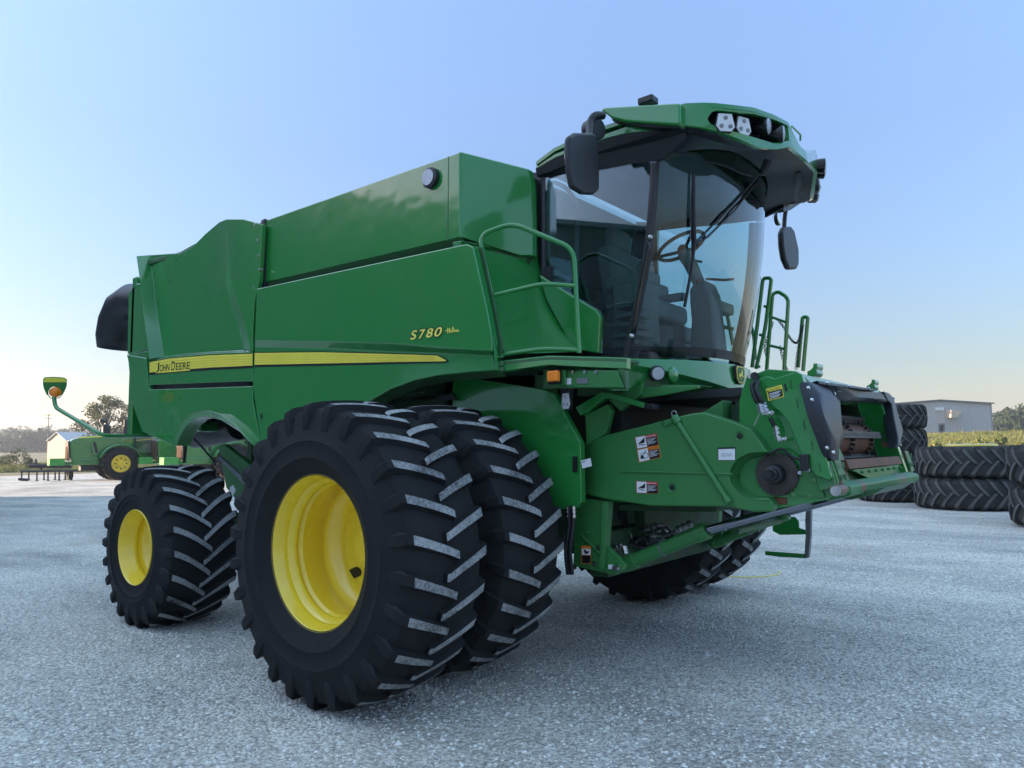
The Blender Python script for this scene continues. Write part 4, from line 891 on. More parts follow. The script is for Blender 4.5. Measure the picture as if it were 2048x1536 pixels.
# hoses and couplers on the frame side
hs = MB(); hs.tube(bez([S(1515, 762, y=-1.06), S(1504, 772, y=-1.08), S(1512, 800, y=-1.09), S(1522, 808, y=-1.08)]), .014); hs.tube(bez([S(1517, 762, y=-1.06), S(1513, 778, y=-1.10), S(1522, 800, y=-1.10), S(1528, 808, y=-1.08)]), .013)
hs.tube(bez([S(1540, 836, y=-1.03), S(1546, 846, y=-1.03), S(1552, 858, y=-1.02)]), .014); hs.tube(bez([S(1530, 912, y=-1.03), S(1562, 898, y=-1.03), S(1585, 914, y=-1.03), S(1606, 920, y=-1.04)]), .009); hs.each('hydraulic_hose', BLACKP, CB)
mb = MB()
fit((1519, 808), (1524, 826), -1.09, .018, mb); fit((1525, 804), (1533, 824), -1.08, .016, mb); fit((1524, 826), (1548, 826), -1.08, .014, mb); fit((1551, 852), (1556, 880), -1.03, .016, mb); fit((1556, 880), (1574, 877), -1.03, .013, mb); fit((1604, 936), (1620, 942), -1.04, .012, mb)
MB().tube([S(1519, 828, y=-1.06), S(1508, 851, y=-1.06)], .004).build('pull_rod', CHROME, CB)
mb = MB(); mb.box(S(1610, 925, y=-1.04), (.05, .04, .10)); mb.build('sensor_plug', BLACKP, CB, .006)
mb = MB(); mb.cyl(S(1500, 752, y=-.99), S(1500, 752, y=-1.02), .016, n=12); mb.build('pivot_bolt', CHROME, CB); mb = MB(); mb.cyl(S(1509, 752, y=-.97), S(1509, 752, y=-1.04), .026, n=14); mb.build('pivot_bush', BLACKP, CB)
mb = MB(); mb.prism([S(*a, y=-.6) for a in ((1668, 992), (1700, 1000), (1745, 990), (1770, 975), (1700, 985))], (0, .9, 0)); mb.build('skid_bracket', GREEND, CB, .005)

# ================================================================ CAB
def plan(y, xa, xb, e=2.6, w=.95): return xa+(xb-xa)*(1-min(1, abs(y)/w)**e)
YS_ = [-.95, -.93, -.88, -.78, -.62, -.42, -.2, 0, .2, .42, .62, .78, .88, .93, .95]
ZB, ZT = 2.345, 3.90
def wsp(y, t):
    x0, x1 = plan(y, 1.32, 1.70), plan(y, 1.60, 1.95); z0 = ZB-.02*abs(y); z1 = ZT-.20*(abs(y)/.95)**2.2
    return Vector((x0+(x1-x0)*t+.05*math.sin(math.pi*t), y, z0+(z1-z0)*t))
rows = [[wsp(y, t) for y in YS_] for t in np.linspace(0, 1, 9)]
MB().grid(rows).build('windscreen', GLASS, CB, ang=80)
mb = MB(); rows = [[wsp(y, t)+Vector((.006, 0, 0)) for y in YS_] for t in (-.01, .035)]; mb.grid(rows); mb.build('windscreen_border', BLACKG, CB, ang=80)
for s in (-1, 1):
    y = .95*s
    gp = [S(1081, 351, y=-.95), S(1200, 335, y=-.95), S(1311, 322, y=-.95), S(1255, 712, y=-.95), S(1203, 706, y=-.95), S(1205, 635, y=-.95), S(1197, 620, y=-.95), S(1146, 590, y=-.95), S(1082, 549, y=-.95)]
    MB().prism([(q.x, y, q.z) for q in gp], (0, -.006*s, 0)).build('side_window', GLASSD, CB, smooth=False)
    # black printed border and the front pillar
    m_ = MB(); m_.tube([wsp(y, t)+Vector((-.01, -.012*s, 0)) for t in np.linspace(-.02, 1, 8)], .034, n=8); m_.build('front_pillar', BLACKP, CB)
    m_ = MB(); m_.tube([Vector((q.x+.02, y-.03*s, q.z)) for q in (gp[8], gp[0])], .04, n=8); m_.box((.60, y*.98, 2.7), (.10, .05, .8)); m_.build('rear_pillar', BLACKP, CB)
    lp_ = [S(1082, 549, y=-.95), S(1146, 590, y=-.95), S(1197, 620, y=-.95), S(1206, 634, y=-.95), S(1202, 708, y=-.95), S(1150, 700, y=-.95), S(1096, 600, y=-.95)]
    MB().prism([(q.x, y+.035*s, q.z) for q in lp_], (0, -.05*s, 0)).build('lower_cab_panel', GREEN, CB, .014, 3)
    if s < 0: m_ = MB(); m_.tube([(q.x, y-.04*s, q.z) for q in rnd([S(1092, 380, y=-.95), S(1098, 360, y=-.95), S(1128, 372, y=-.95), S(1150, 405, y=-.95), S(1146, 585, y=-.95)], .10)], .018, n=8); m_.build('inner_window_frame', TRIM, CB)
    m_ = MB(); ha, hb = wsp(y, .55)+Vector((.02, .03*s, 0)), wsp(y, .12)+Vector((.03, .04*s, 0)); m_.tube(rnd([wsp(y, .60)+Vector((0, 0, 0)), ha, hb, wsp(y, .08)], .03), .016, n=8); m_.build('grab_bar', BLACKG, CB)
    m_ = MB(); m_.sphere(wsp(y, .60)+Vector((.02, .03*s, 0)), .02); m_.sphere(wsp(y, .09)+Vector((.02, .03*s, 0)), .02); m_.build('bar_knob', CHROME, CB)
MB().box((.9, 0, 2.31), (1.0, 1.86, .07)).build('cab_floor', DARKT, CB, .01)
MB().box((1.33, 0, 2.30), (.30, 1.80, .08)).build('front_sill', BLACKP, CB, .02)
MB().box((.60, 0, 2.62), (.04, 1.84, .60)).build('rear_bulkhead', DARKT, CB)
MB().grid([[(.585, y, z) for y in (-.9, .9)] for z in (2.92, 3.85)]).build('rear_window', GLASSD, CB, smooth=False)
mb = MB(); mb.prism([(.62, -.88, 3.86), (.62, .88, 3.86), (1.40, .88, 3.86), (1.70, .5, 3.86), (1.72, -.5, 3.86), (1.40, -.88, 3.86)], (0, 0, .04)); hl = mb.build('headliner', TRIM, CB, .02)
# driver's seat
mb = MB(); mb.box((.98, 0, 2.78), (.52, .54, .16)); mb.box((.98, 0, 2.58), (.34, .36, .28), 1); mb.box((.74, 0, 3.10), (.16, .52, .62), rot=Matrix.Rotation(-.15, 3, 'Y')); mb.box((.70, 0, 3.50), (.12, .30, .20)); mb.build('driver_seat', [SEAT, DARKT], CB, .045, 4)
mb = MB()
for s in (-1, 1): mb.box((.98, .34*s, 2.98), (.40, .10, .07))
mb.build('seat_armrest', SEAT, CB, .025, 3)
mb = MB(); mb.box((1.10, -.46, 2.98), (.42, .20, .10)); mb.box((1.22, -.46, 3.06), (.12, .12, .10)); mb.box((1.15, -.50, 2.70), (.30, .24, .50)); mb.build('control_console', TRIM, CB, .025, 3)
mb = MB(); mb.box((1.30, -.62, 3.22), (.03, .30, .22), rot=Matrix.Rotation(.2, 3, 'Y')); mb.tube([(1.28, -.60, 3.10), (1.22, -.52, 2.98)], .015); mb.build('display_screen', BLACKP, CB, .01)
mb = MB(); mb.box((.92, .62, 2.66), (.42, .38, .14)); mb.box((.92, .62, 2.46), (.40, .36, .24)); mb.box((.74, .62, 2.98), (.10, .38, .46)); mb.build('passenger_seat', SEAT, CB, .035, 3)
mb = MB(); mb.prism([S(*a, y=-.62) for a in ((1196, 640), (1225, 650), (1231, 672), (1228, 694), (1205, 697))], (0, .26, 0)); mb.build('side_console', TRIM, CB, .03, 3)
for k in range(5):     # stacked folders and papers in the corner behind the glass
    z0 = 2.42+k*.075; mb = MB(); mb.box((1.22+.01*(k % 2), -.70, z0), (.24-.02*k, .26, .035), rot=Matrix.Rotation(.06*(k % 3-1), 3, 'Y')); mb.build('storage_tray', TRIM, CB, .008)
# steering column
pd = [S(*a, y=-.10) for a in ((1376, 578), (1392, 558), (1410, 560), (1421, 585), (1434, 690), (1436, 706), (1376, 706), (1381, 640), (1378, 610))]
MB().prism(pd, (0, .22, 0)).build('steering_pedestal', TRIM, CB, .035, 4)
mb = MB(); mb.tube([S(1398, 566, y=0), S(1382, 530, y=0), S(1370, 510, y=0)], .055, n=14, rs=[.05, .055, .06]); mb.sphere(S(1371, 511, y=0), .062); mb.build('steering_column', TRIM, CB)
mb = MB(); mb.tube([S(1412, 558, y=.02), S(1450, 560, y=.05), S(1468, 558, y=.08)], .011); mb.tube([S(1384, 520, y=0), S(1404, 524, y=.05)], .010); mb.build('control_lever', BLACKP, CB)
MB().sphere(S(1396, 562, y=-.11), .016).build('red_knob', RED, CB)
c = S(1359, 500, y=0); ax = (S(1370, 512, y=0)-S(1395, 562, y=0)).normalized(); u = ax.cross(Vector((0, 1, 0))).normalized(); v = ax.cross(u)
c = S(1372, 512, y=0)+ax*.10
mb = MB(); mb.tube([c+(u*math.cos(t)+v*math.sin(t))*.205 for t in np.linspace(0, math.tau, 41)], .016, n=10, cap=False)
for t in (0.4, 2.6, 4.5): mb.tube([c-ax*.05, c+(u*math.cos(t)+v*math.sin(t))*.2], .014)
mb.sphere(c-ax*.04, .05); mb.build('steering_wheel', BLACKP, CB)
mb = MB(); mb.box(S(1445, 617, y=.5)-Vector((0, 0, .0)), (.10, .3, .1)); mb.build('door_pocket', TRIM, CB, .02)
mb = MB(); mb.box((.66, .45, 3.25), (.03, .5, .3)); mb.build('rear_display', DARKT, CB)
# wipers
def glassy(px, py, o=.02):
    best = None
    for t in np.linspace(-.02, 1.02, 90):
        for y in (-.7, -.5, -.3, -.1, 0, .1, .3, .5): pass
    d = ray(px, py); d = d/np.linalg.norm(d); q0 = None
    for k in range(60, 1600):
        q = CP+d*(k*.005+.8)
        if abs(q[1]) < .95 and 2.2 < q[2] < 4.0:
            t = (q[2]-ZB)/(ZT-ZB-.20*(abs(q[1])/.95)**2.2)
            if q[0] <= wsp(q[1], t).x+o: return Vector(q)
    return Vector(CP+d*6)
mb = MB(); mb.tube([S(1534, 325, y=-.1), glassy(1500, 370), glassy(1450, 425), glassy(1396, 480)], .008, n=6); mb.tube([S(1540, 325, y=-.08), glassy(1512, 365), glassy(1470, 420), glassy(1415, 474), glassy(1396, 485)], .008, n=6)
mb.sphere(glassy(1391, 487, .03), .032); mb.tube([S(1536, 320, y=-.1), S(1524, 350, y=-.1)], .03, n=8); mb.build('wiper_arm', BLACKP, CB)
mb = MB(); bl = [glassy(1387, 344, .03), glassy(1388, 410, .04), glassy(1390, 485, .05), glassy(1381, 550, .04), glassy(1369, 614, .03)]; mb.tube(bl, .012, n=6); mb.tube([bl[0], glassy(1383, 420, .03), glassy(1386, 520, .03), bl[-1]], .010, n=5); mb.build('wiper_blade', BLACKP, CB)
mb = MB(); mb.tube([glassy(1410, 320), glassy(1455, 333), glassy(1480, 345), glassy(1505, 352)], .010, n=5); mb.build('upper_wiper', BLACKP, CB)
# far door frame and reflective marking seen through the glass
# nose bumper under the windscreen
cols = [(-1.06, 1.36), (-1.0, 1.44), (-.86, 1.53), (-.66, 1.64), (-.45, 1.72), (-.22, 1.765), (0, 1.78)]
cols = cols+[(-y, x) for y, x in cols[-2::-1]]
def bz(k, y): a = abs(y)/1.06; return {0: 2.325-.03*a, 1: 2.285-.01*a, 2: 2.07+.17*a**1.3, 3: 2.05+.15*a**1.2, 4: 2.02+.0*a}[k]
mb = MB(); rws = []
for k, inset in ((0, .12), (1, .015), (2, .0), (3, .055), (4, .11)):
    rws.append([Vector((x-inset*(1 if k != 3 else min(1, abs(y)*2.2)), y*(1-.0*inset), bz(k, y) if k < 4 else 2.03+.02*abs(y))) for y, x in cols])
mb.grid(rws, d=(-.05, 0, 0)); bump_ = mb.build('nose_bumper', GREEN, CB, .006)
MB().prism([(1.2, -1.0, 2.03), (1.5, -.86, 2.03), (1.66, 0, 2.03), (1.5, .86, 2.03), (1.2, 1.0, 2.03), (.9, 1.0, 2.03), (.9, -1.0, 2.03)], (0, 0, .25)).build('cab_base', GREEND, CB, .01)
# emblem: shield with leaping deer outline in yellow on dark green
ec = S(1477, 750, y=0)+Vector((.012, 0, 0)); hw, hh = .080, .066
def em(u, v, o=0.): return ec+Vector((o, u*hw, v*hh))
oct_ = [(-.72, 1), (.72, 1), (1, .72), (.92, -.55), (.45, -1), (-.45, -1), (-.92, -.55), (-1, .72)]
e0 = MB().prism([em(u*1.14, v*1.12, -.02) for u, v in oct_], (.026, 0, 0)).build('emblem', DECALB, CB, .004)
MB().prism([em(u, v, .006) for u, v in oct_], (.002, 0, 0)).build('emblem_rim', STRIPE, e0); MB().prism([em(u*.86, v*.88, .008) for u, v in oct_], (.002, 0, 0)).build('emblem_ground', GREEND, e0)
deer = [(-.62, -.10), (-.50, .08), (-.20, .16), (.06, .22), (.16, .46), (.05, .70), (.14, .72), (.24, .52), (.30, .74), (.38, .72), (.34, .48), (.52, .34), (.50, .26), (.34, .24), (.30, .02), (.52, -.16), (.68, -.10), (.70, -.18), (.50, -.30), (.20, -.18), (-.05, -.14), (-.22, -.38), (-.02, -.62), (-.12, -.68), (-.38, -.40), (-.44, -.14), (-.56, -.20), (-.66, -.56), (-.74, -.54), (-.66, -.16)]
MB().prism([em(u*.9, v*.9, .0105) for u, v in deer], (.002, 0, 0)).build('leaping_deer', STRIPE, e0)
for s in (-1, 1):
    a = S(1315, 747, y=-.90); c = Vector((a.x, a.y if s < 0 else -a.y, a.z)); nrm = Vector((.75, .62*s, -.12)).normalized()
    m_ = MB(); m_.cyl(c-nrm*.05, c+nrm*.012, .056, 0, 28); h = m_.build('head_lamp', BLACKP, CB, .006); MB().cyl(c+nrm*.008, c+nrm*.017, .046, 0, 28).build('lamp_lens', LENS, h, .004)
    a = S(1352, 750, y=-.74); c = Vector((a.x-.02, a.y if s < 0 else -a.y, a.z)); MB().sphere(c, .06, sx=(.5, 1.15, 1.05), n=20).build('lamp_blank', GREEN, CB)

# ---------------- roof
T = [(1372, 206.3, -1.07), (1407, 205, -1.03), (1432, 206, -.99), (1469, 210, -.89), (1508, 215, -.72), (1547, 229, -.50), (1576, 244, -.33), (1600, 292, -.10)]
RT = [(1416, 236, -1.02), (1424, 224, -1.01), (1435, 220.6, -.98), (1469, 224, -.88), (1508, 228, -.71), (1547, 239, -.50), (1576, 251, -.33)]
RB = [(1416, 240, -1.02), (1421, 247, -1.01), (1430, 252, -.97), (1469, 263, -.86), (1508, 274, -.67), (1547, 286, -.47), (1579, 281, -.32)]
OB = [(1373, 250, -1.07), (1407, 255, -1.02), (1438, 263, -.95), (1479, 278.6, -.81), (1516, 295, -.63), (1553, 299, -.45), (1580, 294, -.32), (1603, 312, -.10)]
def twin(name, mbf, mat, bev=.0, seg=2, ang=35):
    for s in (-1, 1):
        m_ = mbf()
        if s > 0: m_.v = [(x, -y, z) for x, y, z in m_.v]; m_.f = [f[::-1] for f in m_.f]
        m_.build(name, mat, CB, bev, seg, ang=ang)
def pt(q, dx=0., dz=0.): p = S(q[0], q[1], y=q[2]); return Vector((p.x+dx, p.y, p.z+dz))
def ctr(y, q, dx=0.): return Vector((q.x+dx, y, q.z))
def f_vis():
    m_ = MB(); t = [pt(q) for q in T]; rt = [pt(q) for q in RT]; rb = [pt(q) for q in RB]; ob = [pt(q) for q in OB]
    t.append(Vector((t[-1].x+.01, 0, t[-1].z-.01))); ob.append(Vector((ob[-1].x+.01, 0, ob[-1].z-.01)))
    V_ = t+rt+rb+ob; nt_, nr = len(t), len(rt); o1, o2, o3 = nt_, nt_+nr, nt_+2*nr
    f = [(0, 1, o1+1, o1, o2, o2+1, o3+1, o3)]
    for i in range(1, 6): f.append((i, i+1, o1+i+1, o1+i) if i < 6 else None)
    for i in range(1, 6): f.append((o2+i, o2+i+1, o3+i+1, o3+i))
    f.append((6, 7, o3+7, o3+6, o2+6, o1+6)); f.append((7, 8, o3+8, o3+7))
    n_ = len(V_); d = Vector((-.03, 0, 0)); fs = [tuple(x) for x in f]; ed = set((a[i], a[(i+1) % len(a)]) for a in fs for i in range(len(a)))
    al = fs+[tuple(q+n_ for q in a[::-1]) for a in fs]+[(b, a, a+n_, b+n_) for (a, b) in ed if (b, a) not in ed]
    return m_.add(V_+[q+d for q in V_], al)
twin('roof_visor', f_vis, GREEN, .006, ang=55)
def f_top():
    t = [pt(q) for q in T]; t.append(Vector((t[-1].x+.01, 0, t[-1].z-.01)))
    m_ = MB(); r1 = [q for q in t]; r2 = [Vector((q.x-.45+.1*abs(q.y), q.y*.98, 4.09-.03*abs(q.y))) for q in t]; r3 = [Vector((1.15, q.y*.98, 4.10-.04*abs(q.y))) for q in t]; r4 = [Vector((.75, q.y*.96, 4.07-.04*abs(q.y))) for q in t]; r5 = [Vector((.56, q.y*.95, 3.97)) for q in t]
    return m_.grid([r1, r2, r3, r4, r5], d=(0, 0, -.03))
twin('roof_top', f_top, GREEN, 0, ang=50)
def f_recess():
    m_ = MB(); rt = [pt(q, -.16, .02) for q in RT]; rb = [pt(q, -.16, -.02) for q in RB]; a = [pt(q, -.02) for q in RT]; b = [pt(q, -.02) for q in RB]
    m_.grid([a, rt, rb, b]); return m_
twin('lamp_recess', f_recess, BLACKP)
def f_under():
    m_ = MB(); ob = [pt(q, -.02) for q in OB]; ob.append(Vector((ob[-1].x, 0, ob[-1].z))); ob = [Vector((.60, -1.0, 3.85)), Vector((1.15, -1.03, 3.88))]+ob
    ins = [Vector((.60, -.93, 3.83)), Vector((1.15, -.94, 3.78))]+[wsp(q.y*.88, 1.0)+Vector((.015, 0, -.015+.05*abs(q.y))) for q in ob[2:]]
    mid = [a.lerp(b, .5)+Vector((0, 0, .03)) for a, b in zip(ob, ins)]
    return m_.grid([ob, mid, ins])
twin('roof_underside', f_under, BLACKP, ang=50)
def f_edge2():
    a = [S(1071, 334, y=-1.0), S(1110, 308, y=-1.02), S(1160, 288, y=-1.03), S(1212, 267.5, y=-1.04), S(1252, 253, y=-1.04), S(1360, 250, y=-1.02)]
    b = [S(1071, 338, y=-1.0), S(1110, 315, y=-1.02), S(1160, 296, y=-1.03), S(1212, 276, y=-1.04), S(1252, 266, y=-1.04), S(1360, 254, y=-1.02)]
    m_ = MB(); c = [q+Vector((0, .25, .02)) for q in a]; return m_.grid([b, a, c], d=(0, .02, -.015))
twin('roof_edge', f_edge2, GREEN, .003)
def f_edge3():
    b = [S(1071, 337, y=-1.0), S(1110, 314, y=-1.02), S(1160, 295, y=-1.03), S(1212, 275, y=-1.04), S(1252, 265, y=-1.04), S(1372, 252, y=-1.01)]
    c = [S(1073, 352, y=-.99), S(1110, 340, y=-.99), S(1160, 326, y=-1.0), S(1212, 312, y=-1.0), S(1252, 300, y=-1.0), S(1372, 275, y=-1.0)]
    d_ = [S(1080, 356, y=-.95), S(1110, 350, y=-.95), S(1160, 345, y=-.95), S(1212, 338, y=-.95), S(1252, 330, y=-.95), S(1325, 318, y=-.95)]
    return MB().grid([b, c, d_], d=(0, .03, 0))
twin('roof_rubber_edge', f_edge3, BLACKP, .003)
def f_fair():
    o = [(1200, 219), (1208, 214), (1359, 205), (1361, 246), (1352, 250), (1250, 243), (1222, 236)]; hi = [(1208, 222), (1360, 240)]
    m_ = MB(); V_ = [S(a, b, y=-1.14) for a, b in o]; m_.prism(V_, (0, .16, .0)); return m_
twin('side_fairing', f_fair, GREEN, .02, 3)
twin('fairing_base', lambda: MB().prism([S(a, b, y=-1.10) for a, b in ((1222, 236), (1352, 250), (1361, 246), (1359, 256), (1290, 254), (1225, 242))], (0, .10, 0)), BLACKP, .004)
twin('fairing_joint', lambda: MB().prism([S(a, b, y=-1.06) for a, b in ((1359, 215), (1374, 210), (1371, 251), (1359, 252))], (0, .12, 0)), BLACKP, .004)
mb = MB(); q = S(1296, 203, y=-1.05); mb.box(q, (.12, .10, .05)); mb.build('receiver_box', BLACKP, CB, .01)
# lamps in the roof pods
def L_pod(px, py, y, kind, nrm):
    for s in (-1, 1):
        a = S(px, py, y=y); c = Vector((a.x-.02, a.y if s < 0 else -a.y, a.z)); n_ = Vector((nrm[0], nrm[1]*(-s), nrm[2])).normalized()
        if s > 0: n_ = Vector((.90, .42, -.10)).normalized(); c += n_*.05
        if kind == 'hex': hexlamp('work_lamp', c, n_.cross(Vector((0, 0, 1)))*-1, (0, 0, 1), .135, .125, CB, n_)
        else:
            m_ = MB(); m_.tube([c-n_*.16, c-n_*.04, c], .06, n=20, rs=[.03, .058, .062]); h = m_.build('round_work_lamp', BLACKG, CB); MB().tube([c, c+n_*.008, c+n_*.014], .05, n=20, rs=[.056, .050, .02]).build('lamp_lens', LENS, h)
L_pod(1457, 243, -.93, 'hex', (.70, -.62, -.22)); L_pod(1494, 250, -.76, 'hex', (.90, -.38, -.20)); L_pod(1543, 251, -.56, 'r', (1, .12, -.08)); L_pod(1572, 266, -.40, 'r', (1, .3, -.06))
MB().tube([Vector((2.30, -.12, 4.02)), Vector((2.31, -.10, 4.06)), Vector((2.31, .10, 4.06)), Vector((2.30, .12, 4.02))], .008).build('roof_handle', GREEN, CB)
mb = MB()


# ---------------- mirrors
def mirror(pts, x, s, arm_pts, th=.09):
    P_ = [S(a, b, x=x) for a, b in pts]; m_ = MB().prism([(q.x, q.y, q.z) for q in P_], (-th, 0, 0)); mo = m_.build('rear_view_mirror', BLACKP, CB, .028, 4)
    c = sum(P_, Vector())/len(P_); MB().prism([c+(q-c)*.86+Vector((-th-.001, 0, 0)) for q in P_], (-.004, 0, 0)).build('mirror_glass', MIRG, mo)
    return mo
mirror([(1140, 272), (1152, 264), (1188, 264), (1196, 272), (1201, 340), (1201, 380), (1190, 388), (1170, 387), (1148, 374), (1142, 340), (1139, 300)], 1.45, -1, None, .055)
mb = MB(); mb.tube(bez([S(1207, 231, y=-1.22), S(1190, 232, y=-1.30), S(1181, 245, y=-1.33), S(1180, 262, y=-1.36), S(1178, 275, y=-1.4)]), .030, n=12)
q = S(1189, 258, y=-1.28); mb.cyl(q+Vector((.03, 0, 0)), q+Vector((-.06, .02, 0)), .082, n=24); mb.build('mirror_arm', BLACKP, CB, .006)
mx = 1.66
mirror([(1566, 462), (1570, 453), (1584, 452), (1590, 460), (1599, 500), (1599, 530), (1595, 538), (1580, 539), (1572, 520), (1567, 490)], mx, 1, None, .06)
mb = MB(); mb.tube(bez([S(1568, 460, x=mx-.05), S(1570, 430, x=mx-.03), S(1574, 412, x=mx)]), .022, n=10); mb.prism([S(a, b, x=mx+.05) for a, b in ((1561, 400), (1571, 392), (1600, 388), (1616, 392), (1600, 408), (1582, 420), (1568, 424))], (-.10, 0, 0)); mb.build('mirror_arm', BLACKP, CB, .01)
q = S(1556, 438, x=mx+.03); m_ = MB(); m_.lathe([(.001, .02), (.06, .012), (.066, 0), (.06, -.02), (.001, -.03)], q, 'x', n=24); cv = m_.build('convex_mirror', BLACKP, CB, .002); MB().sphere(q+Vector((.015, 0, 0)), .058, sx=(.2, 1, 1), n=20).build('mirror_glass', MIRG, cv)

# ---------------- left-hand steps and rails seen past the nose
lr = MB()
def hoop(pts, y, r=.019): lr.tube(rnd([S(a, b, y=y) for a, b in pts], .12, 6), r, n=10)
hoop([(1504, 735), (1526, 556), (1543, 556), (1530, 660), (1512, 738)], 1.35); hoop([(1533, 742), (1545, 588), (1556, 583), (1577, 596), (1568, 742)], 1.55); hoop([(1596, 735), (1605, 634), (1616, 634), (1606, 742)], 1.75)
hoop([(1424, 598), (1450, 607), (1466, 690)], 1.25); hoop([(1430, 650), (1467, 658)], 1.25); hoop([(1497, 640), (1508, 668), (1510, 720)], 1.45)
for a, b, y in (((1528, 612), (1537, 616), 1.35), ((1519, 669), (1530, 673), 1.35), ((1511, 730), (1520, 734), 1.35), ((1543, 634), (1573, 645), 1.55), ((1540, 691), (1569, 698), 1.55)): lr.tube([S(*a, y=y), S(*b, y=y)], .014, n=8)
lr.build('step_rail', GREEN, CB)
ch = MB()
def chain(pts, y):
    P_ = bez([S(a, b, y=y) for a, b in pts], 8)
    for i in range(len(P_)-1):
        c, d = (P_[i]+P_[i+1])/2, (P_[i+1]-P_[i]); L = d.length*.75; d.normalize(); w = d.orthogonal() if i % 2 else d.cross(d.orthogonal())
        ch.tube([c+d*L*math.cos(t)+w*.010*math.sin(t) for t in np.linspace(0, math.tau, 9)], .0035, n=4, cap=False)
chain([(1553, 636), (1568, 655), (1580, 676), (1592, 686), (1601, 672), (1606, 650)], 1.6); chain([(1546, 645), (1530, 690), (1536, 720)], 1.55); chain([(1560, 692), (1568, 725), (1574, 740)], 1.6); chain([(1604, 650), (1596, 700), (1592, 738)], 1.7)
ch.build('safety_chain', STEEL, CB)
mb = MB(); mb.prism([(.75, 1.05, 2.26), (1.70, 1.05, 2.26), (1.70, 1.75, 2.26), (.75, 1.75, 2.26)], (0, 0, .03)); mb.build('landing', GREEND, CB)
mb = MB(); mb.prism([S(a, b, y=1.6) for a, b in ((1612, 1014), (1622, 1014), (1621, 1070), (1617, 1116), (1608, 1116), (1611, 1070), (1610, 1040))], (0, .05, 0)); mb.build('step_side_rail', GALV, CB, .004)
mb = MB(); mb.prism([S(a, b, y=1.6) for a, b in ((1530, 1102), (1560, 1104), (1612, 1108), (1612, 1117), (1560, 1114), (1530, 1110))], (0, .04, 0)); mb.prism([S(a, b, y=1.6) for a, b in ((1545, 1036), (1560, 1031), (1590, 1034), (1597, 1042), (1598, 1056), (1611, 1060), (1611, 1069), (1560, 1070), (1545, 1062))], (0, .02, 0)); mb.build('lower_step', GREEN, CB, .004)

# ---------------- rear warning sign on its arm, unloading spout
yl = -2.35
mb = MB(); mb.tube(rnd([S(108, 795, y=yl), S(111, 815, y=yl), S(207, 872, y=yl+.2), S(300, 872, y=-1.45)], .14, 6), .024, n=12); arm_o = mb.build('warning_arm', GREEN, CB)
mb = MB(); mb.tube(rnd([S(96, 789, y=yl), S(100, 796, y=yl), S(118, 796, y=yl), S(124, 789, y=yl)], .03), .006, n=6); mb.build('sign_bracket', GREENC, CB)
sx = S(108, 785, y=yl).x
SO = [(87, 758), (90, 754.5), (108, 753.5), (128, 755), (134, 759), (133.5, 772), (129, 783), (124, 791), (121, 789), (120, 781), (115, 775), (108, 773), (101, 776), (97, 783), (97, 790), (94, 790), (88, 776), (86.5, 768)]
so_ = MB().prism([S(a, b, x=sx) for a, b in SO], (-.012, 0, 0)).build('warning_sign', GREENC, CB)
MB().prism([S(a, b, x=sx+.002) for a, b in ((88, 759), (91, 756), (108, 755), (127, 756.5), (132.5, 760), (132.5, 764.5), (88, 764.5))], (-.001, 0, 0)).build('reflective_band', STRIPE, so_)
q = S(110.5, 784.5, x=sx); m_ = MB(); m_.lathe([(.001, .05), (.04, .045), (.058, .03), (.063, .0), (.058, -.03), (.04, -.045), (.001, -.05)], q, 'x', n=28); m_.build('amber_warning_lamp', AMBER, CB)
yx = -1.05
def ring(cx, cy, rx, ry, y0, tw):                   # cross-sections of the rubber boot, in the plane across the tube
    c = S(cx, cy, y=y0); return c
bt = [(304, 618, .15, -.95), (288, 606, .24, -.98), (268, 604, .27, -1.0), (249, 618, .27, -1.02), (237, 645, .27, -1.03), (230, 675, .27, -1.04), (227, 698, .27, -1.05)]
mb = MB(); pth = [S(a, b, y=d) for a, b, c, d in bt]; mb.tube([Vector((q.x, q.y, q.z)) for q in pth], .25, n=28, cap=False, rs=[.22, .25, .27, .28, .275, .26, .22])
e = pth[-1]; dn = (pth[-1]-pth[-2]).normalized(); mb2 = mb.mesh('boot'); bo = link('spout_boot', mb2, BLACKP, CB, ang=60); sm_ = bo.modifiers.new('thick', 'SOLIDIFY'); sm_.thickness = .015
mb = MB(); mb.cyl(pth[0], Vector((-4.5, -.2, 3.5)), .19, n=28); mb.build('unloading_tube', GREEN, CB)

# ================================================================ SURROUNDINGS
def tinst(meshd, name, loc, rz, label, cat, group, mats=None, tilt=0.):
    o = bpy.data.objects.new(name, meshd); COL.objects.link(o); o.location = loc; o.rotation_euler = (tilt, 0, rz); tag(o, label, cat, group); return o
# ---- tyre stacks on the right: each tyre is a thing (carcass + tread blocks, bead hole open)
def flat_tyre(R, w, N_, sweep, lugw, lugh, mats, rimr=.5, bulge=.055):
    me_ = tyre_mesh(1, R, w, rimr*R, w*.42, N_, sweep, lugw, lugh, bulge=bulge, nose=.04)
    me_.transform(Matrix.Rotation(R_(90), 4, 'X'))
    for m_ in mats: me_.materials.append(m_)
    me_.shade_smooth(); me_.set_sharp_from_angle(angle=R_(40)); return me_
TA = flat_tyre(.98, .58, 22, R_(16), .06, .055, (RUBBERO, LUGOLD)); TB = flat_tyre(1.29, .66, 26, R_(12), .085, .05, (RUBBERO, LUGOLD), .46); TC = flat_tyre(1.20, .66, 20, R_(15), .09, .06, (RUBBERO, LUGOLD), .46)
names = {4: 'topmost', 3: 'second from the top', 2: 'third from the top', 1: 'bottom'}
pa = SD(1774, 21.6, 0)
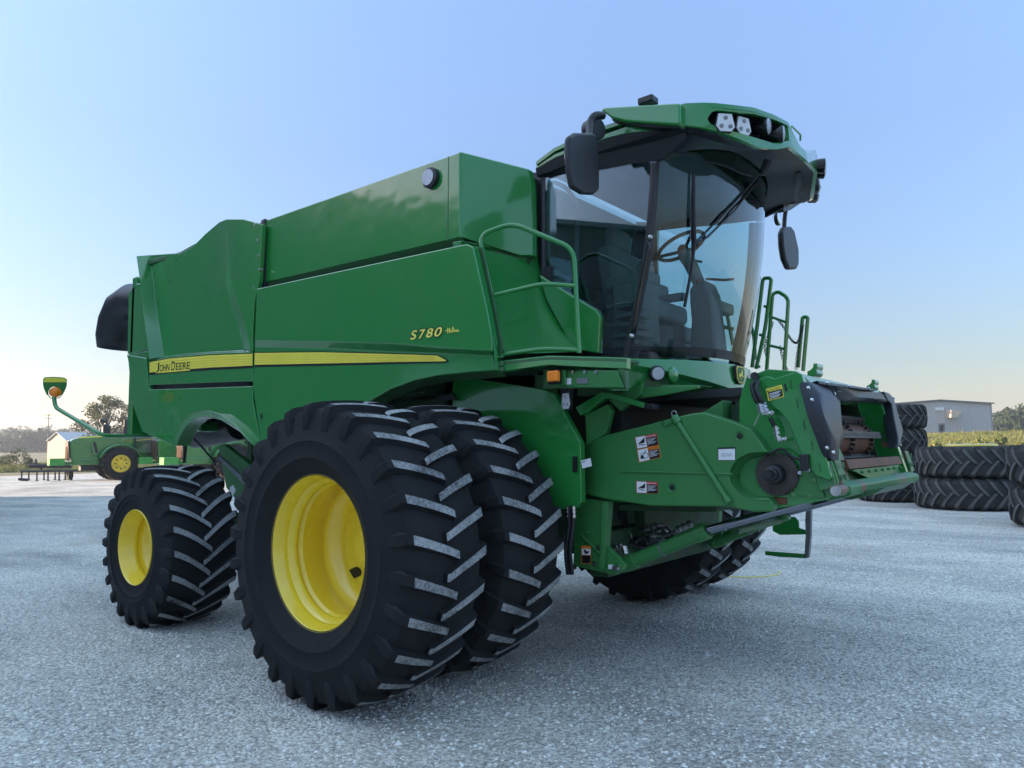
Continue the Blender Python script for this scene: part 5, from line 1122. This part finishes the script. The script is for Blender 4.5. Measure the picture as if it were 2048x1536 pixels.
for k in range(4):
    nm = ['bottom', 'third from the top', 'second from the top', 'topmost'][k]
    tinst(TA, 'tyre', pa+Vector((.03*math.sin(k*3), .04*math.cos(k*2), .35+.70*k)), k*.37, 'old black farm tyre, %s of the tall stack behind the feeder' % nm, 'tyre', 'old tyres stacked at the yard edge')
pa2 = SD(1795, 20.2, 0)
tinst(TA, 'tyre', SD(1712, 23.5, .35), .5, 'old black farm tyre lying on the ground left of the tall stack of four', 'tyre', 'old tyres stacked at the yard edge')
pb = SD(1932, 18.9, 0)
for k in range(2): tinst(TB, 'tyre', pb+LV*(.08*(1-k))+Vector((0, 0, .40+.79*k)), k*.5+.2, 'widest black farm tyre, %s of the middle stack of two' % ['lower', 'upper'][k], 'tyre', 'old tyres stacked at the yard edge')
pc = SD(2146, 14.2, 0)
for k in range(2): tinst(TC, 'tyre', pc+Vector((0, 0, .42+.80*k)), k*.3, 'dusty farm tyre, %s of the stack cut by the right picture edge' % ['lower', 'upper'][k], 'tyre', 'old tyres stacked at the yard edge')
m_ = MB(); m_.lathe([(.62, -.12), (.60, .0), (.50, .02), (.46, -.06), (.2, -.08), (.001, -.08)], pb+Vector((0, 0, 1.62)), 'z', n=48); yr_ = m_.build('yellow_rim', YELLOW); tag(yr_, 'yellow wheel rim showing on top of the wide two-high tyre stack', 'wheel rim')
m_ = MB(); m_.lathe([(.56, -.1), (.55, .0), (.46, .01), (.40, -.06), (.001, -.08)], pc+Vector((0, 0, .82)), 'z', n=40); yr_ = m_.build('yellow_rim', YELLOW); tag(yr_, 'yellow wheel rim pinched between the two tyres at the right picture edge', 'wheel rim')
for i, (a, b, dep, zz) in enumerate(((1838, 819, 21.0, 0), (1846, 893, 21.0, 0))):
    q = pa+(Vector((CP[0], CP[1], 0))-pa).normalized()*.99+(-LV)*(.52 if i == 0 else .66)+(FV*.12 if i == 0 else FV*.22)+Vector((0, 0, 2.65 if i == 0 else 1.72)); lab = MB(); lab.box(q, (.03, .10, .22), rot=Matrix.Rotation(YAW, 3, 'Z')@Matrix.Rotation(.2, 3, 'X'))
    tag(lab.build('paper_tag', WHITE), 'white paper tag stuck to the %s tyre of the tall stack' % ('topmost' if i == 0 else 'second'), 'tag')
# ---- grey steel building, right background
WALL = simple('grey_steel_cladding', (.46, .47, .48), .5, var=.05); WALLD = simple('grey_trim', (.16, .17, .19), .5)
def metal_building(name, depth, pxl, pxr_, pxridge, y_eave_r, y_ridge, y_base, length, mat, trim, roofm, yaw=0.):
    B = empty(name, SD(pxl, depth, 0)); B.location.z = 0
    L = SD(pxl, depth, py=y_base); Rr = SD(pxr_, depth, py=y_base); rg = SD(pxridge, depth, py=y_ridge); er = SD(pxr_, depth, py=y_eave_r)
    u = (Rr-L); u.z = 0; W = u.length; u.normalize(); d = Vector((-u.y, u.x, 0)); d = d if d.dot(FV) > 0 else -d
    if yaw: d = Matrix.Rotation(yaw, 3, 'Z')@d
    zb = min(L.z, Rr.z)-1.5; ze = er.z; zr = rg.z; c = (rg-L); c.z = 0; wr = c.dot(u)
    return B, L, u, d, W, wr, zb, ze, zr
B, L0, u, d, W, wr, zb, ze, zr = metal_building('steel_building', 118, 1768, 1987, 1878, 808, 802, 872, 40, None, None, None)
tag(B, 'grey corrugated steel building with a low gable roof beyond the tyre stacks', 'building'); inv = B.matrix_world.inverted(); bl = Vector(B.location)
def loc(v): return Vector(v)-bl
mb = MB(); nrib = 44
for k in range(nrib):                                # ribbed end wall
    a, b2 = W*k/nrib, W*(k+1)/nrib; ha, hb = (ze+(zr-ze)*(1-abs(a-wr)/max(wr, W-wr))), (ze+(zr-ze)*(1-abs(b2-wr)/max(wr, W-wr)))
    p0, p1 = L0+u*a, L0+u*b2; mb.prism([loc((p0.x, p0.y, zb)), loc((p1.x, p1.y, zb)), loc((p1.x, p1.y, hb)), loc((p0.x, p0.y, ha))], d*.2)
    q = p1-d*.03; 
    mb.box(loc((p1.x-d.x*.02, p1.y-d.y*.02, (zb+hb)/2)), (.06, .06, hb-zb))
mb.build('end_wall', WALL, B, smooth=False)
mb = MB(); sl2 = L0+u*W; mb.prism([loc((sl2.x, sl2.y, zb)), loc((sl2.x, sl2.y, ze)), loc((sl2.x+d.x*40, sl2.y+d.y*40, ze)), loc((sl2.x+d.x*40, sl2.y+d.y*40, zb))], u*-.2); mb.prism([loc((L0.x, L0.y, zb)), loc((L0.x, L0.y, ze)), loc((L0.x+d.x*40, L0.y+d.y*40, ze)), loc((L0.x+d.x*40, L0.y+d.y*40, zb))], u*.2); mb.build('side_wall', WALL, B)
mb = MB(); rgp = L0+u*wr
for q0 in (L0-u*.3, L0+u*(W+.3)):
    a = Vector((q0.x, q0.y, ze+.02))-d*.4; b2 = Vector((rgp.x, rgp.y, zr+.06))-d*.4; mb.prism([loc(a), loc(b2), loc(b2+d*41), loc(a+d*41)], (0, 0, .18))
mb.build('roof', WALLD, B)
def onwall(px, py, o=.05): return SP(px, py, L0-d*o, d)
dw = [onwall(a, b) for a, b in ((1877, 847), (1889, 847), (1889, 872), (1877, 872))]; dr_ = MB().prism([loc(q) for q in dw], d*-.06).build('door', WALLD, B)
MB().prism([loc(onwall(a, b, .13)) for a, b in ((1880.5, 850), (1886.5, 850), (1886.5, 862), (1880.5, 862))], d*-.02).build('door_window', DECALB, dr_)
hv = [onwall(a, b, .02) for a, b in ((1892, 821), (1914, 822), (1905, 835), (1892, 836))]; MB().prism([loc(q) for q in hv], d*-1.4).build('vent_hood', simple('cream_hood', (.55, .48, .38), .5), B)
q = onwall(1878, 818); MB().box(loc(q), (1.3, .5, .45), rot=Matrix.Rotation(math.atan2(u.y, u.x), 3, 'Z')).build('wall_lamp', WHITE, B)

# ---- cream barn, left background
BW = simple('cream_barn_cladding', (.40, .30, .19), .6, var=.06); BRF = simple('bluegrey_barn_roof', (.34, .37, .42), .5, var=.05)
BN = empty('barn', SD(112, 170, 0)); tag(BN, 'small cream metal barn with a pale blue-grey roof behind the parked tractors', 'barn')
bl = Vector(BN.location); sd_ = LV*math.cos(R_(24))+FV*math.sin(R_(24)); ax_ = FV*math.cos(R_(24))-LV*math.sin(R_(24))
Lc = SD(138, 170, 0); z_e = SD(87, 170, py=882).z; z_r = SD(111, 170, py=865).z; bw = 6.7
p0 = Lc; 
mb = MB(); g = [p0, p0+sd_*bw]; c = (g[0]+g[1])/2
gab = [Vector((g[0].x, g[0].y, -1)), Vector((g[1].x, g[1].y, -1)), Vector((g[1].x, g[1].y, z_e)), Vector((c.x, c.y, z_r)), Vector((g[0].x, g[0].y, z_e))]
mb.prism([loc(q) for q in gab], ax_*19); mb.build('walls', BW, BN)
mb = MB()
for q in g: a = Vector((q.x, q.y, z_e))+(q-c)*.04-ax_*.3; b2 = Vector((c.x, c.y, z_r+.05))-ax_*.3; mb.prism([loc(a), loc(b2), loc(b2+ax_*19.6), loc(a+ax_*19.6)], (0, 0, .12))
mb.build('roof', BRF, BN)

# ---- the dealership hall whose shadow covers the yard (left of and behind the viewpoint)
HL = empty('dealership_hall', CL(0, 34)); tag(HL, 'large dark green steel dealership hall left of the yard, casting the long morning shadow', 'building'); bl = Vector(HL.location)
sa = Vector((math.cos(SUN_AZ), math.sin(SUN_AZ), 0)); sb2 = Vector((-sa.y, sa.x, 0)); sb2 = sb2 if sb2.dot(FV) > 0 else -sb2
e0_ = S(100, 993, z=0); base_ = e0_+sa*((24.5-(e0_-C0).dot(sa)))
HW = simple('pale_hall_cladding', (.13, .14, .13), .6, var=.06); HR = simple('hall_roof', (.20, .21, .23), .5)
mb = MB(); LEN = 52; WID = 30; HE, HRD = 11.5, 14
gp_ = [base_, base_+sa*WID]; c = (gp_[0]+gp_[1])/2
gab = [Vector((gp_[0].x, gp_[0].y, -.5)), Vector((gp_[1].x, gp_[1].y, -.5)), Vector((gp_[1].x, gp_[1].y, HE)), Vector((c.x, c.y, HRD)), Vector((gp_[0].x, gp_[0].y, HE))]
mb.prism([loc(q) for q in gab], sb2*-LEN); mb.build('walls', HW, HL)
mb = MB()
for q in gp_: a = Vector((q.x, q.y, HE+.02))+(q-c)*.03+sb2*.1; b2 = Vector((c.x, c.y, HRD+.06))+sb2*.1; mb.prism([loc(a), loc(b2), loc(b2-sb2*(LEN+.3)), loc(a-sb2*(LEN+.3))], (0, 0, .2))
mb.build('roof', HR, HL)
for k in range(5):
    q = gp_[0]-sb2*(8+k*17); MB().prism([loc(q-sa*.03+Vector((0, 0, .05))), loc(q-sa*.03-sb2*5+Vector((0, 0, .05))), loc(q-sa*.03-sb2*5+Vector((0, 0, 5))), loc(q-sa*.03+Vector((0, 0, 5)))], sa*-.06).build('overhead_door', WHITE, HL)

# ---- tractors
TG = paint('tractor_green', (.008, .165, .022), rough=.25, dust=.03); TYL = simple('tractor_wheel_yellow', (.75, .52, .03), .35); LIME = simple('weight_block_green', (.05, .30, .05), .4)
GRL = simple('grille_mesh', (.09, .065, .05), .45, var=.5, vs=6); CABG = glassmat('tractor_glass', (.3, .36, .36), 1.6)
TT = tyre_mesh(-1, 1.06, .60, .56, .25, 20, R_(10), .065, .05); TT.materials.append(RUBBER); TT.materials.append(LUGOLD); TT.shade_smooth(); TT.set_sharp_from_angle(angle=R_(40))
def tractor(o_name, loc_, rz, label):
    t = empty(o_name, loc_, rz); tag(t, label, 'tractor', 'green tractors parked in a row'); cs = []
    b = MB(); b.prism([(.6, -.6, 1.5), (4.22, -.5, 1.35), (4.36, -.5, 2.40), (4.18, -.5, 2.62), (3.4, -.54, 2.83), (.6, -.62, 2.98)], (0, 1.15, 0)); b.prism([(-.2, -.6, 1.0), (4.2, -.45, 1.0), (4.2, -.45, 1.45), (-.2, -.6, 1.45)], (0, 1.1, 0)); b.build('hood', TG, t, .10, 4)
    b = MB(); b.grid([[(.7, -.635, 2.84), (4.0, -.535, 2.60)], [(.7, -.635, 2.93), (4.0, -.535, 2.66)]], d=(0, -.01, 0)); b.grid([[(.7, .55, 2.86), (3.9, .625, 2.68)], [(.7, .55, 2.95), (3.9, .625, 2.75)]], d=(0, .01, 0)); b.build('yellow_line', STRIPE, t)
    b = MB(); b.prism([(4.28, -.40, 1.30), (4.37, -.54, 2.2), (4.40, -.52, 2.52), (4.40, .60, 2.52), (4.37, .62, 2.2), (4.28, .48, 1.30)], (.05, 0, 0)); g_ = b.build('grille', GRL, t, .01)
    b = MB()
    for k in range(7): b.box((4.40, -.34+.13*k, 1.9), (.05, .035, 1.1))
    b.build('grille_bars', RUST, g_)
    for s in (-1, 1):
        b = MB(); b.box((4.38, .04+.40*s, 2.50), (.12, .32, .14)); b.build('headlight', LENS, t, .03)
        b = MB(); b.grid([[(1.5+.05*k, -.545+.012*k, z) for z in (1.7, 2.35)] for k in (0, 3)]+[], d=(0, -.01, 0)) if s < 0 else [b.prism([(x0, .60, 1.75), (x0+.16, .60, 1.75), (x0+.34, .60, 2.45), (x0+.18, .60, 2.45)], (0, .02, 0)) for x0 in (2.75, 3.05)]; b.build('hood_vent', DECALB, t)
        b = MB(); b.lathe([(1.22, -.35), (1.26, 0), (1.22, .35)], (1.6, s*1.05, 1.06), 'y', n=40); me_ = b.mesh(); bm = bmesh.new(); bm.from_mesh(me_); bmesh.ops.delete(bm, geom=[f for f in bm.faces if f.calc_center_median().z < 1.45], context='FACES'); bm.to_mesh(me_); bm.free(); f_ = link('fender', me_, TG, t); so2 = f_.modifiers.new('s', 'SOLIDIFY'); so2.thickness = .05
    for x_ in (1.6, -2.6):
        for y_ in (-1.15, 1.15):
            w_ = MB(); w_.lathe([(.58, .0), (.56, -.03), (.48, -.06), (.46, -.02), (.20, .02), (.18, -.06), (.001, -.06)] if y_ < 0 else [(.58, 0), (.56, .03), (.48, .06), (.46, .02), (.20, -.02), (.18, .06), (.001, .06)], (0, -.22 if y_ < 0 else .22, 0), 'y', n=40)
            wo2 = w_.build('wheel', TYL, t); wo2.location = (x_, y_, 1.06)
            tt = bpy.data.objects.new('tyre', TT); COL.objects.link(tt); tt.parent = wo2
            b = MB()
            for k in range(8): aa = k*math.tau/8; b.cyl((.33*math.cos(aa), -.245 if y_ < 0 else .245, .33*math.sin(aa)), (.33*math.cos(aa), -.255 if y_ < 0 else .255, .33*math.sin(aa)), .05, n=8)
            b.build('rim_holes', DECALB, wo2)
    b = MB(); b.box((4.95, .05, 1.22), (.80, .95, .44)); b.box((4.4, .05, 1.12), (.5, .6, .2), 1); b.build('front_weights', [LIME, TG], t, .02)
    b = MB(); b.box((3.2, 0, .85), (.9, .7, .4)); b.box((2.4, .5, 1.15), (.6, .25, .5)); b.box((3.4, .5, 1.2), (.3, .2, .3)); b.build('underframe', DARKT, t, .03); b = MB(); b.box((1.5, .62, 1.9), (.02, .02, 1.0)); b.box((2.5, .61, 1.62), (3.2, .02, .03)); b.build('hood_seam', DECALB, t); b = MB(); b.box((0, 0, 2.35), (1.3, 1.5, 1.4)); b.build('cab_glass', CABG, t)
    b = MB(); b.box((0, 0, 3.12), (1.6, 1.7, .2)); 
    for x_ in (-.66, .66):
        for y_ in (-.76, .76): b.box((x_, y_, 2.4), (.08, .08, 1.4), 1)
    b.box((0, 0, 1.5), (1.5, 1.2, .5)); b.build('cab', [TG, DARKT], t, .03); b = MB(); b.box((-2.6, 0, 1.4), (2.6, 1.0, .9)); b.build('rear_frame', TG, t, .04)
    b = MB(); b.cyl((1.2, .45, 2.8), (1.2, .45, 3.9), .13, n=14); b.build('exhaust_stack', DARKT, t)
    b = MB(); b.cyl((2.2, -.20, 2.8), (2.2, -.20, 3.45), .26, n=18); b.cyl((2.2, -.20, 3.45), (2.2, -.20, 3.6), .28, n=18, r2=.14); b.tube([(2.2, -.2, 3.6), (2.25, -.2, 3.78), (2.6, -.2, 3.84)], .13); b.build('air_cleaner', BLACKP, t)
    b = MB()
    b.cyl((.45, -.62, 2.8), (.45, -.62, 3.8), .10, n=12); b.build('mirror_post', DARKT, t)
    return t
def clone(o, parent=None):
    c = o.copy(); COL.objects.link(c); c.parent = parent
    for ch_ in list(o.children): clone(ch_, c)
    return c
hd_ = R_(219.35+40); pw = SD(246, 46.5, 0); fx = Vector((math.cos(hd_), math.sin(hd_), 0)); fy = Vector((-fx.y, fx.x, 0))
org = pw-fx*1.6-fy*1.15
t1 = tractor('tractor', org, hd_, 'green tractor with yellow wheels nearest the barn, its front left of the combine')
for k, (px, dep, lb) in enumerate(((411, 48.5, 'middle green tractor of the row, its grille seen between barn tractor and combine rear wheel'), (472, 43.5, 'farthest right green tractor of the row, seen through the combine rear wheel arch'))):
    c_ = clone(t1); q = SD(px, dep, 0); c_.location = q-fx*1.6-fy*1.15; c_['label'] = lb
# ---- black steel implement frame lying left of the tractors
IM = empty('tillage_frame', SD(100, 48, 0)); tag(IM, 'low black steel implement frame standing on stub legs at the left yard edge', 'implement'); bl = Vector(IM.location)
def G(px, dep, z): return loc(SD(px, dep, z))
mb = MB(); ir = .05
for dep, z in ((47.5, .62), (49.5, .62)): mb.tube([G(50, dep, z), G(162, dep+.2, z)], ir, n=6)
mb.tube([G(68, 48, .95), G(110, 48, .95)], .16, n=6); mb.tube([G(112, 48, .92), G(150, 48, .92)], .14, n=6); mb.build('frame_bar', DARKT, IM)
for k, px in enumerate((52, 66, 82, 96, 104, 118, 126, 138, 150)):
    m_ = MB(); m_.tube([G(px, 47.6+(k % 2)*1.2, .66), G(px+.5, 47.6+(k % 2)*1.2, .0)], .05, n=6); m_.box(G(px, 47.6+(k % 2)*1.2, .03), (.3, .12, .06)); m_.build('leg', DARKT, IM)
mb = MB(); mb.tube([G(78, 48, 1.4), G(82, 48, 1.0), G(92, 48, .7)], .06, n=6); mb.tube([G(46, 47, .14), G(66, 47.2, .08)], .09, n=6); mb.build('hitch', DARKT, IM)
mb = MB(); mb.lathe([(.3, -.12), (.34, 0), (.3, .12), (.1, .12), (.1, -.12)], loc(SD(147, 47.8, .34)), 'y', n=20, closed=True); mb.build('gauge_wheel', RUBBER, IM)

# ---- utility pole with wires, left horizon
PO = MB(); q0 = SD(100.5, 230, 0); zt = SD(100.5, 230, py=827).z; PO.cyl((q0.x, q0.y, -.5), (q0.x, q0.y, zt), .16, n=8, r2=.12)
for dz in (.5, 1.6): PO.tube([Vector((q0.x, q0.y, zt-dz))+LV*1.2, Vector((q0.x, q0.y, zt-dz))-LV*1.2], .09, n=5)
WOOD = simple('weathered_pole', (.16, .14, .12), .8); po = PO.build('utility_pole', WOOD); tag(po, 'thin wooden utility pole rising above the hazy hills at left', 'utility pole')
for k, (a, b2) in enumerate((((0, 854), (100, 843)), ((0, 862), (100, 850)), ((0, 868), (100, 856)))):
    w = MB(); P_ = []
    A_, B_ = SD(-60, 225, py=a[1]+4), SD(b2[0], 230, py=b2[1]); E_ = SD(300, 236, py=b2[1]-12)
    for t in np.linspace(0, 1, 9): P_.append(A_.lerp(B_, t)-Vector((0, 0, 1.0*4*t*(1-t))))
    for t in np.linspace(.1, 1, 9): P_.append(B_.lerp(E_, t)-Vector((0, 0, 1.0*4*t*(1-t))))
    w.tube(P_, .02, n=4); wo3 = w.build('power_line', WOOD); tag(wo3, '%s of the three sagging wires on the utility pole' % ['topmost', 'middle', 'lowest'][k], 'power line', 'wires strung on the utility pole')
# ---- foliage
def leafmat(name, cols, var=.5):
    m, nt, b = nmat(name); g_ = nt.nodes.new('ShaderNodeNewGeometry')
    nt.links.new(ramp(nt, g_.outputs['Random Per Island'], [(i/(len(cols)-1), c) for i, c in enumerate(cols)]), b.inputs['Base Color']); b.inputs['Roughness'].default_value = .6
    b.inputs['Specular IOR Level'].default_value = .2
    tr = nt.nodes.new('ShaderNodeBsdfTranslucent'); nt.links.new(b.inputs['Base Color'].links[0].from_socket, tr.inputs[0]); mx_ = nt.nodes.new('ShaderNodeMixShader'); mx_.inputs[0].default_value = .3
    out = nt.nodes['Material Output']; nt.links.new(b.outputs[0], mx_.inputs[1]); nt.links.new(tr.outputs[0], mx_.inputs[2]); nt.links.new(mx_.outputs[0], out.inputs[0]); return m
LEAF = leafmat('tree_leaves', [(.07, .085, .035), (.11, .12, .05), (.16, .16, .07)]); LEAF2 = leafmat('far_leaves', [(.03, .05, .02), (.055, .075, .03), (.09, .10, .04)]); BARK = simple('bark', (.09, .07, .055), .9)
GRASSY = leafmat('dry_grass', [(.12, .15, .035), (.20, .22, .06), (.30, .27, .10)]); GRASSG = leafmat('green_grass', [(.06, .10, .025), (.11, .15, .04), (.19, .19, .07)])
def quads(C, size, flat=.0, up=None):
    n = len(C); a = rng.normal(size=(n, 3)); a /= np.linalg.norm(a, axis=1)[:, None]; b = np.cross(a, rng.normal(size=(n, 3))); b /= np.linalg.norm(b, axis=1)[:, None]
    s = size*(.6+.8*rng.random(n))[:, None]; a = a*s; b = b*s*.6
    V = np.stack([C-a-b*.3, C-b, C+a, C+b], 1).reshape(-1, 3); return V, np.arange(4*n).reshape(n, 4)
def npmesh(name, V, F, mat):
    me = bpy.data.meshes.new(name); me.vertices.add(len(V)); me.vertices.foreach_set('co', np.ascontiguousarray(V, dtype=np.float32).ravel()); k = F.shape[1]
    me.loops.add(F.size); me.loops.foreach_set('vertex_index', F.ravel().astype(np.int32)); me.polygons.add(len(F)); me.polygons.foreach_set('loop_start', np.arange(0, F.size, k, dtype=np.int32)); me.polygons.foreach_set('loop_total', np.full(len(F), k, dtype=np.int32)); me.update(calc_edges=True)
    me.materials.append(mat); return me
def tree(base, H, Wd, label, n=2600, leaf=.22, seed=1, mat=LEAF, group=None, clumps=14, airy=1., cb=.35, name='tree', cat='tree'):
    rs = np.random.default_rng(seed); T_ = empty(name, base); tag(T_, label, cat, group); m_ = MB(); m_.tube([(0, 0, -.3), (.05*H*.2, 0, H*.3), (0, .03*H, H*.6)], .1, n=8, rs=[H*.028, H*.020, H*.010])
    cs = []
    for k in range(clumps):
        a = rs.random()*6.28; t = cb+(1-cb)*(k+.5)/clumps; rr = Wd*.5*math.sin(math.pi*min(1, (t-cb)/(1-cb)*.75+.2))*(.45+.55*rs.random()); c = np.array([rr*math.cos(a), rr*math.sin(a), H*t*.94]); cs.append((c, Wd*(.13+.12*rs.random())*airy))
        m_.tube([(0, 0, H*t*.55), tuple(c*.5+np.array([0, 0, H*t*.3])), tuple(c)], .1, n=5, rs=[H*.010, H*.007, H*.003])
    m_.build('trunk', BARK, T_)
    P_ = []
    for c, r in cs:
        k = n//clumps; v = rs.normal(size=(k, 3)); v /= np.linalg.norm(v, axis=1)[:, None]; P_.append(c+v*(r*(.35+.75*rs.random(k)**.6))[:, None]*np.array([1.1, 1.1, .8]))
    V_, F2_ = quads(np.vstack(P_), leaf); o = bpy.data.objects.new('crown', npmesh('crown', V_, F2_, mat)); COL.objects.link(o); o.parent = T_; return T_
# airy tree behind the tractors
q = SD(216, 95, 0); tree(q, 9.6, 6.6, 'tall open-crowned tree standing behind the parked tractors, left of the combine', n=5200, leaf=.14, seed=3, clumps=30, airy=.75, cb=.22)
q = SD(262, 99, 0); tree(q, 8.6, 4.6, 'smaller open-crowned tree half hidden by the combine tail', n=2600, leaf=.14, seed=8, clumps=16, airy=.8)
def zat(q): d_ = (q-C0); return hills(d_.dot(FV), d_.dot(LV))
hz = [(0, 300, 9.5, 13), (22, 260, 8.0, 10), (38, 330, 13, 13), (52, 285, 11.5, 12), (66, 262, 11, 10), (82, 300, 11, 12), (97, 270, 13, 8), (110, 310, 12, 11), (128, 320, 12, 13), (150, 330, 12, 14), (175, 340, 12, 15), (-30, 290, 10, 14), (205, 350, 12, 15), (235, 360, 12, 15)]
wd = ['at the picture edge', 'with a pale rounded crown', 'with a tall dark crown', 'beside the tall dark one', 'with a bright round crown nearest the field', 'between the round tree and the pole', 'just left of the utility pole', 'just behind the barn gable', 'above the barn ridge', 'above the barn roof', 'beyond the tractor hood', 'outside the left edge', 'beyond the airy tree', 'beyond the combine tail']
for k, (px, dep, H, Wd) in enumerate(hz):
    if px < -20: continue
    q = SD(px, dep, 0); q.z = zat(q)-.5; H *= .62; tree(q, H, Wd, 'hazy woodland tree on the left horizon, %s' % wd[k], n=900, leaf=.75, seed=20+k, mat=LEAF2, group='hazy trees along the left horizon', clumps=12, airy=1.2, cb=.15)
hr = [(1985, 230, 8, 11), (2004, 215, 7.5, 12), (2024, 205, 9, 13), (2046, 200, 9.5, 14), (2070, 200, 9, 14), (1970, 260, 8, 10)]
wr_ = ['touching the steel building corner', 'second from the steel building', 'tallest, third from the steel building', 'at the right picture edge', 'cut by the right picture edge', 'partly behind the steel building']
for k, (px, dep, H, Wd) in enumerate(hr):
    q = SD(px, dep, 0); q.z = zat(q)-.5; tree(q, H*.85, Wd, 'leafy tree right of the steel building, %s' % wr_[k], n=1800, leaf=.50, seed=60+k, mat=LEAF2, group='trees on the right horizon', clumps=14, airy=1.15, cb=.1)
# woods covering the far ridge
P_ = []
for k in range(2600):
    r = 560+400*rng.random(); a = R_(-4-46*rng.random()); dd, ll = r*math.cos(a), -r*math.sin(a); c = CL(dd, ll, hills(dd, ll)+2); P_.append(np.array(c)+rng.normal(size=(7, 3))*np.array([5, 5, 2.6]))
V_, F2_ = quads(np.vstack(P_), 2.6); o = bpy.data.objects.new('far_woods', npmesh('far_woods', V_, F2_, LEAF2)); COL.objects.link(o); tag(o, 'continuous blue-green woods covering the far ridge at left', 'woods', kind='stuff')
# grasses: blades in tufts
def blades(name, C, h, w, mat, label, cat='grass', lean=.35):
    n = len(C); a = rng.random(n)*6.28; hh = h*(.45+.9*rng.random(n)); lx = rng.normal(size=(n, 2))*lean*hh[:, None]; dx, dy = np.cos(a)*w, np.sin(a)*w
    V = np.zeros((n, 3, 3)); V[:, 0] = C; V[:, 0, 0] -= dx; V[:, 0, 1] -= dy; V[:, 1] = C; V[:, 1, 0] += dx; V[:, 1, 1] += dy; V[:, 2] = C; V[:, 2, :2] += lx; V[:, 2, 2] += hh
    o = bpy.data.objects.new(name, npmesh(name, V.reshape(-1, 3), np.arange(3*n).reshape(n, 3), mat)); COL.objects.link(o); tag(o, label, cat, kind='stuff'); return o
def scat(n, d0, d1, px0, px1, clump=0):
    px = px0+(px1-px0)*rng.random(n); dp = d0+(d1-d0)*rng.random(n); C = []
    for a, b_ in zip(px, dp): q = SD(a, b_, 0); C.append((q.x, q.y, zat(q)-.08))
    C = np.array(C); 
    if clump: k = rng.integers(0, n//clump+1, n); C = C[k]+rng.normal(size=(n, 3))*np.array([.35, .35, 0])
    return C
blades('dry_grass', np.vstack([scat(9000, 35, 60, 1790, 2075), scat(11000, 60, 115, 1790, 2075)]), .34, .05, GRASSY, 'tall sunlit yellow-green grass beyond the tyre stacks')
blades('grass_verge', scat(9000, 72, 100, -30, 330), .42, .06, GRASSG, 'green weedy grass along the left yard edge')
blades('tall_weeds', np.vstack([scat(5000, 72, 95, 85, 180, 40), scat(2500, 74, 90, -20, 90, 60), scat(1200, 70, 110, 1800, 2060, 50)]), .7, .035, GRASSY, 'loose clumps of tall pale weeds at both yard edges', 'weeds')
for k, (px, dep, s_, lb) in enumerate(((24, 80, 1.5, 'low dark green bush left of the implement frame'), (40, 78, 1.9, 'taller green weed bush beside the implement frame'), (8, 82, 1.2, 'small green bush at the left picture edge'), (66, 76, 1.1, 'thin green weed clump just above the implement frame'))):
    q = SD(px, dep, 0); q.z = zat(q)-.1; tree(q, s_*1.25, s_*1.3, lb, n=700, leaf=.09, seed=90+k, mat=LEAF2, clumps=8, airy=1.2, cb=.1, name='bush', cat='bush')
for k, (px, dep, s_) in enumerate(((1862, 60, .9), (1905, 66, .7), (1955, 62, 1.0), (1990, 70, 1.0), (2030, 60, .8))):
    q = SD(px, dep, 0); q.z = zat(q)-.1; tree(q, s_, s_*1.6, 'sunlit yellowish bush in the tall grass, %s from the tall tyre stack' % ['nearest', 'second', 'third', 'fourth', 'fifth'][k], n=900, leaf=.12, seed=110+k, mat=GRASSY, clumps=8, airy=1.2, cb=.1, name='bush', cat='bush', group='sunlit bushes beyond the tyres')
# thin yellow-green twine on the gravel right of the combine
tw = MB(); tw.tube(bez([S(a, b, z=.008) for a, b in ((1455, 1153), (1490, 1154), (1520, 1153), (1552, 1150), (1560, 1145), (1558, 1140))]), .006, n=5); tag(tw.build('twine', LETY), 'thin yellow-green twine lying on the gravel near the far front tyre', 'twine')

# ---- morning haze: one closed box of thin even air round everything
hz_ = MB().box((0, 0, 21), (2500, 2500, 46)).build('haze', [], None, smooth=False)
hm = bpy.data.materials.new('haze_air'); hm.use_nodes = True; hn = hm.node_tree; hn.nodes.clear(); ho = hn.nodes.new('ShaderNodeOutputMaterial'); hv_ = hn.nodes.new('ShaderNodeVolumePrincipled')
hv_.inputs['Color'].default_value = (.76, .86, 1, 1); hv_.inputs['Density'].default_value = .0006; hv_.inputs['Anisotropy'].default_value = .3; hn.links.new(hv_.outputs[0], ho.inputs['Volume'])
hz_.data.materials.append(hm); tag(hz_, 'thin blue morning haze filling the air over the yard and far hills', 'haze', kind='stuff')
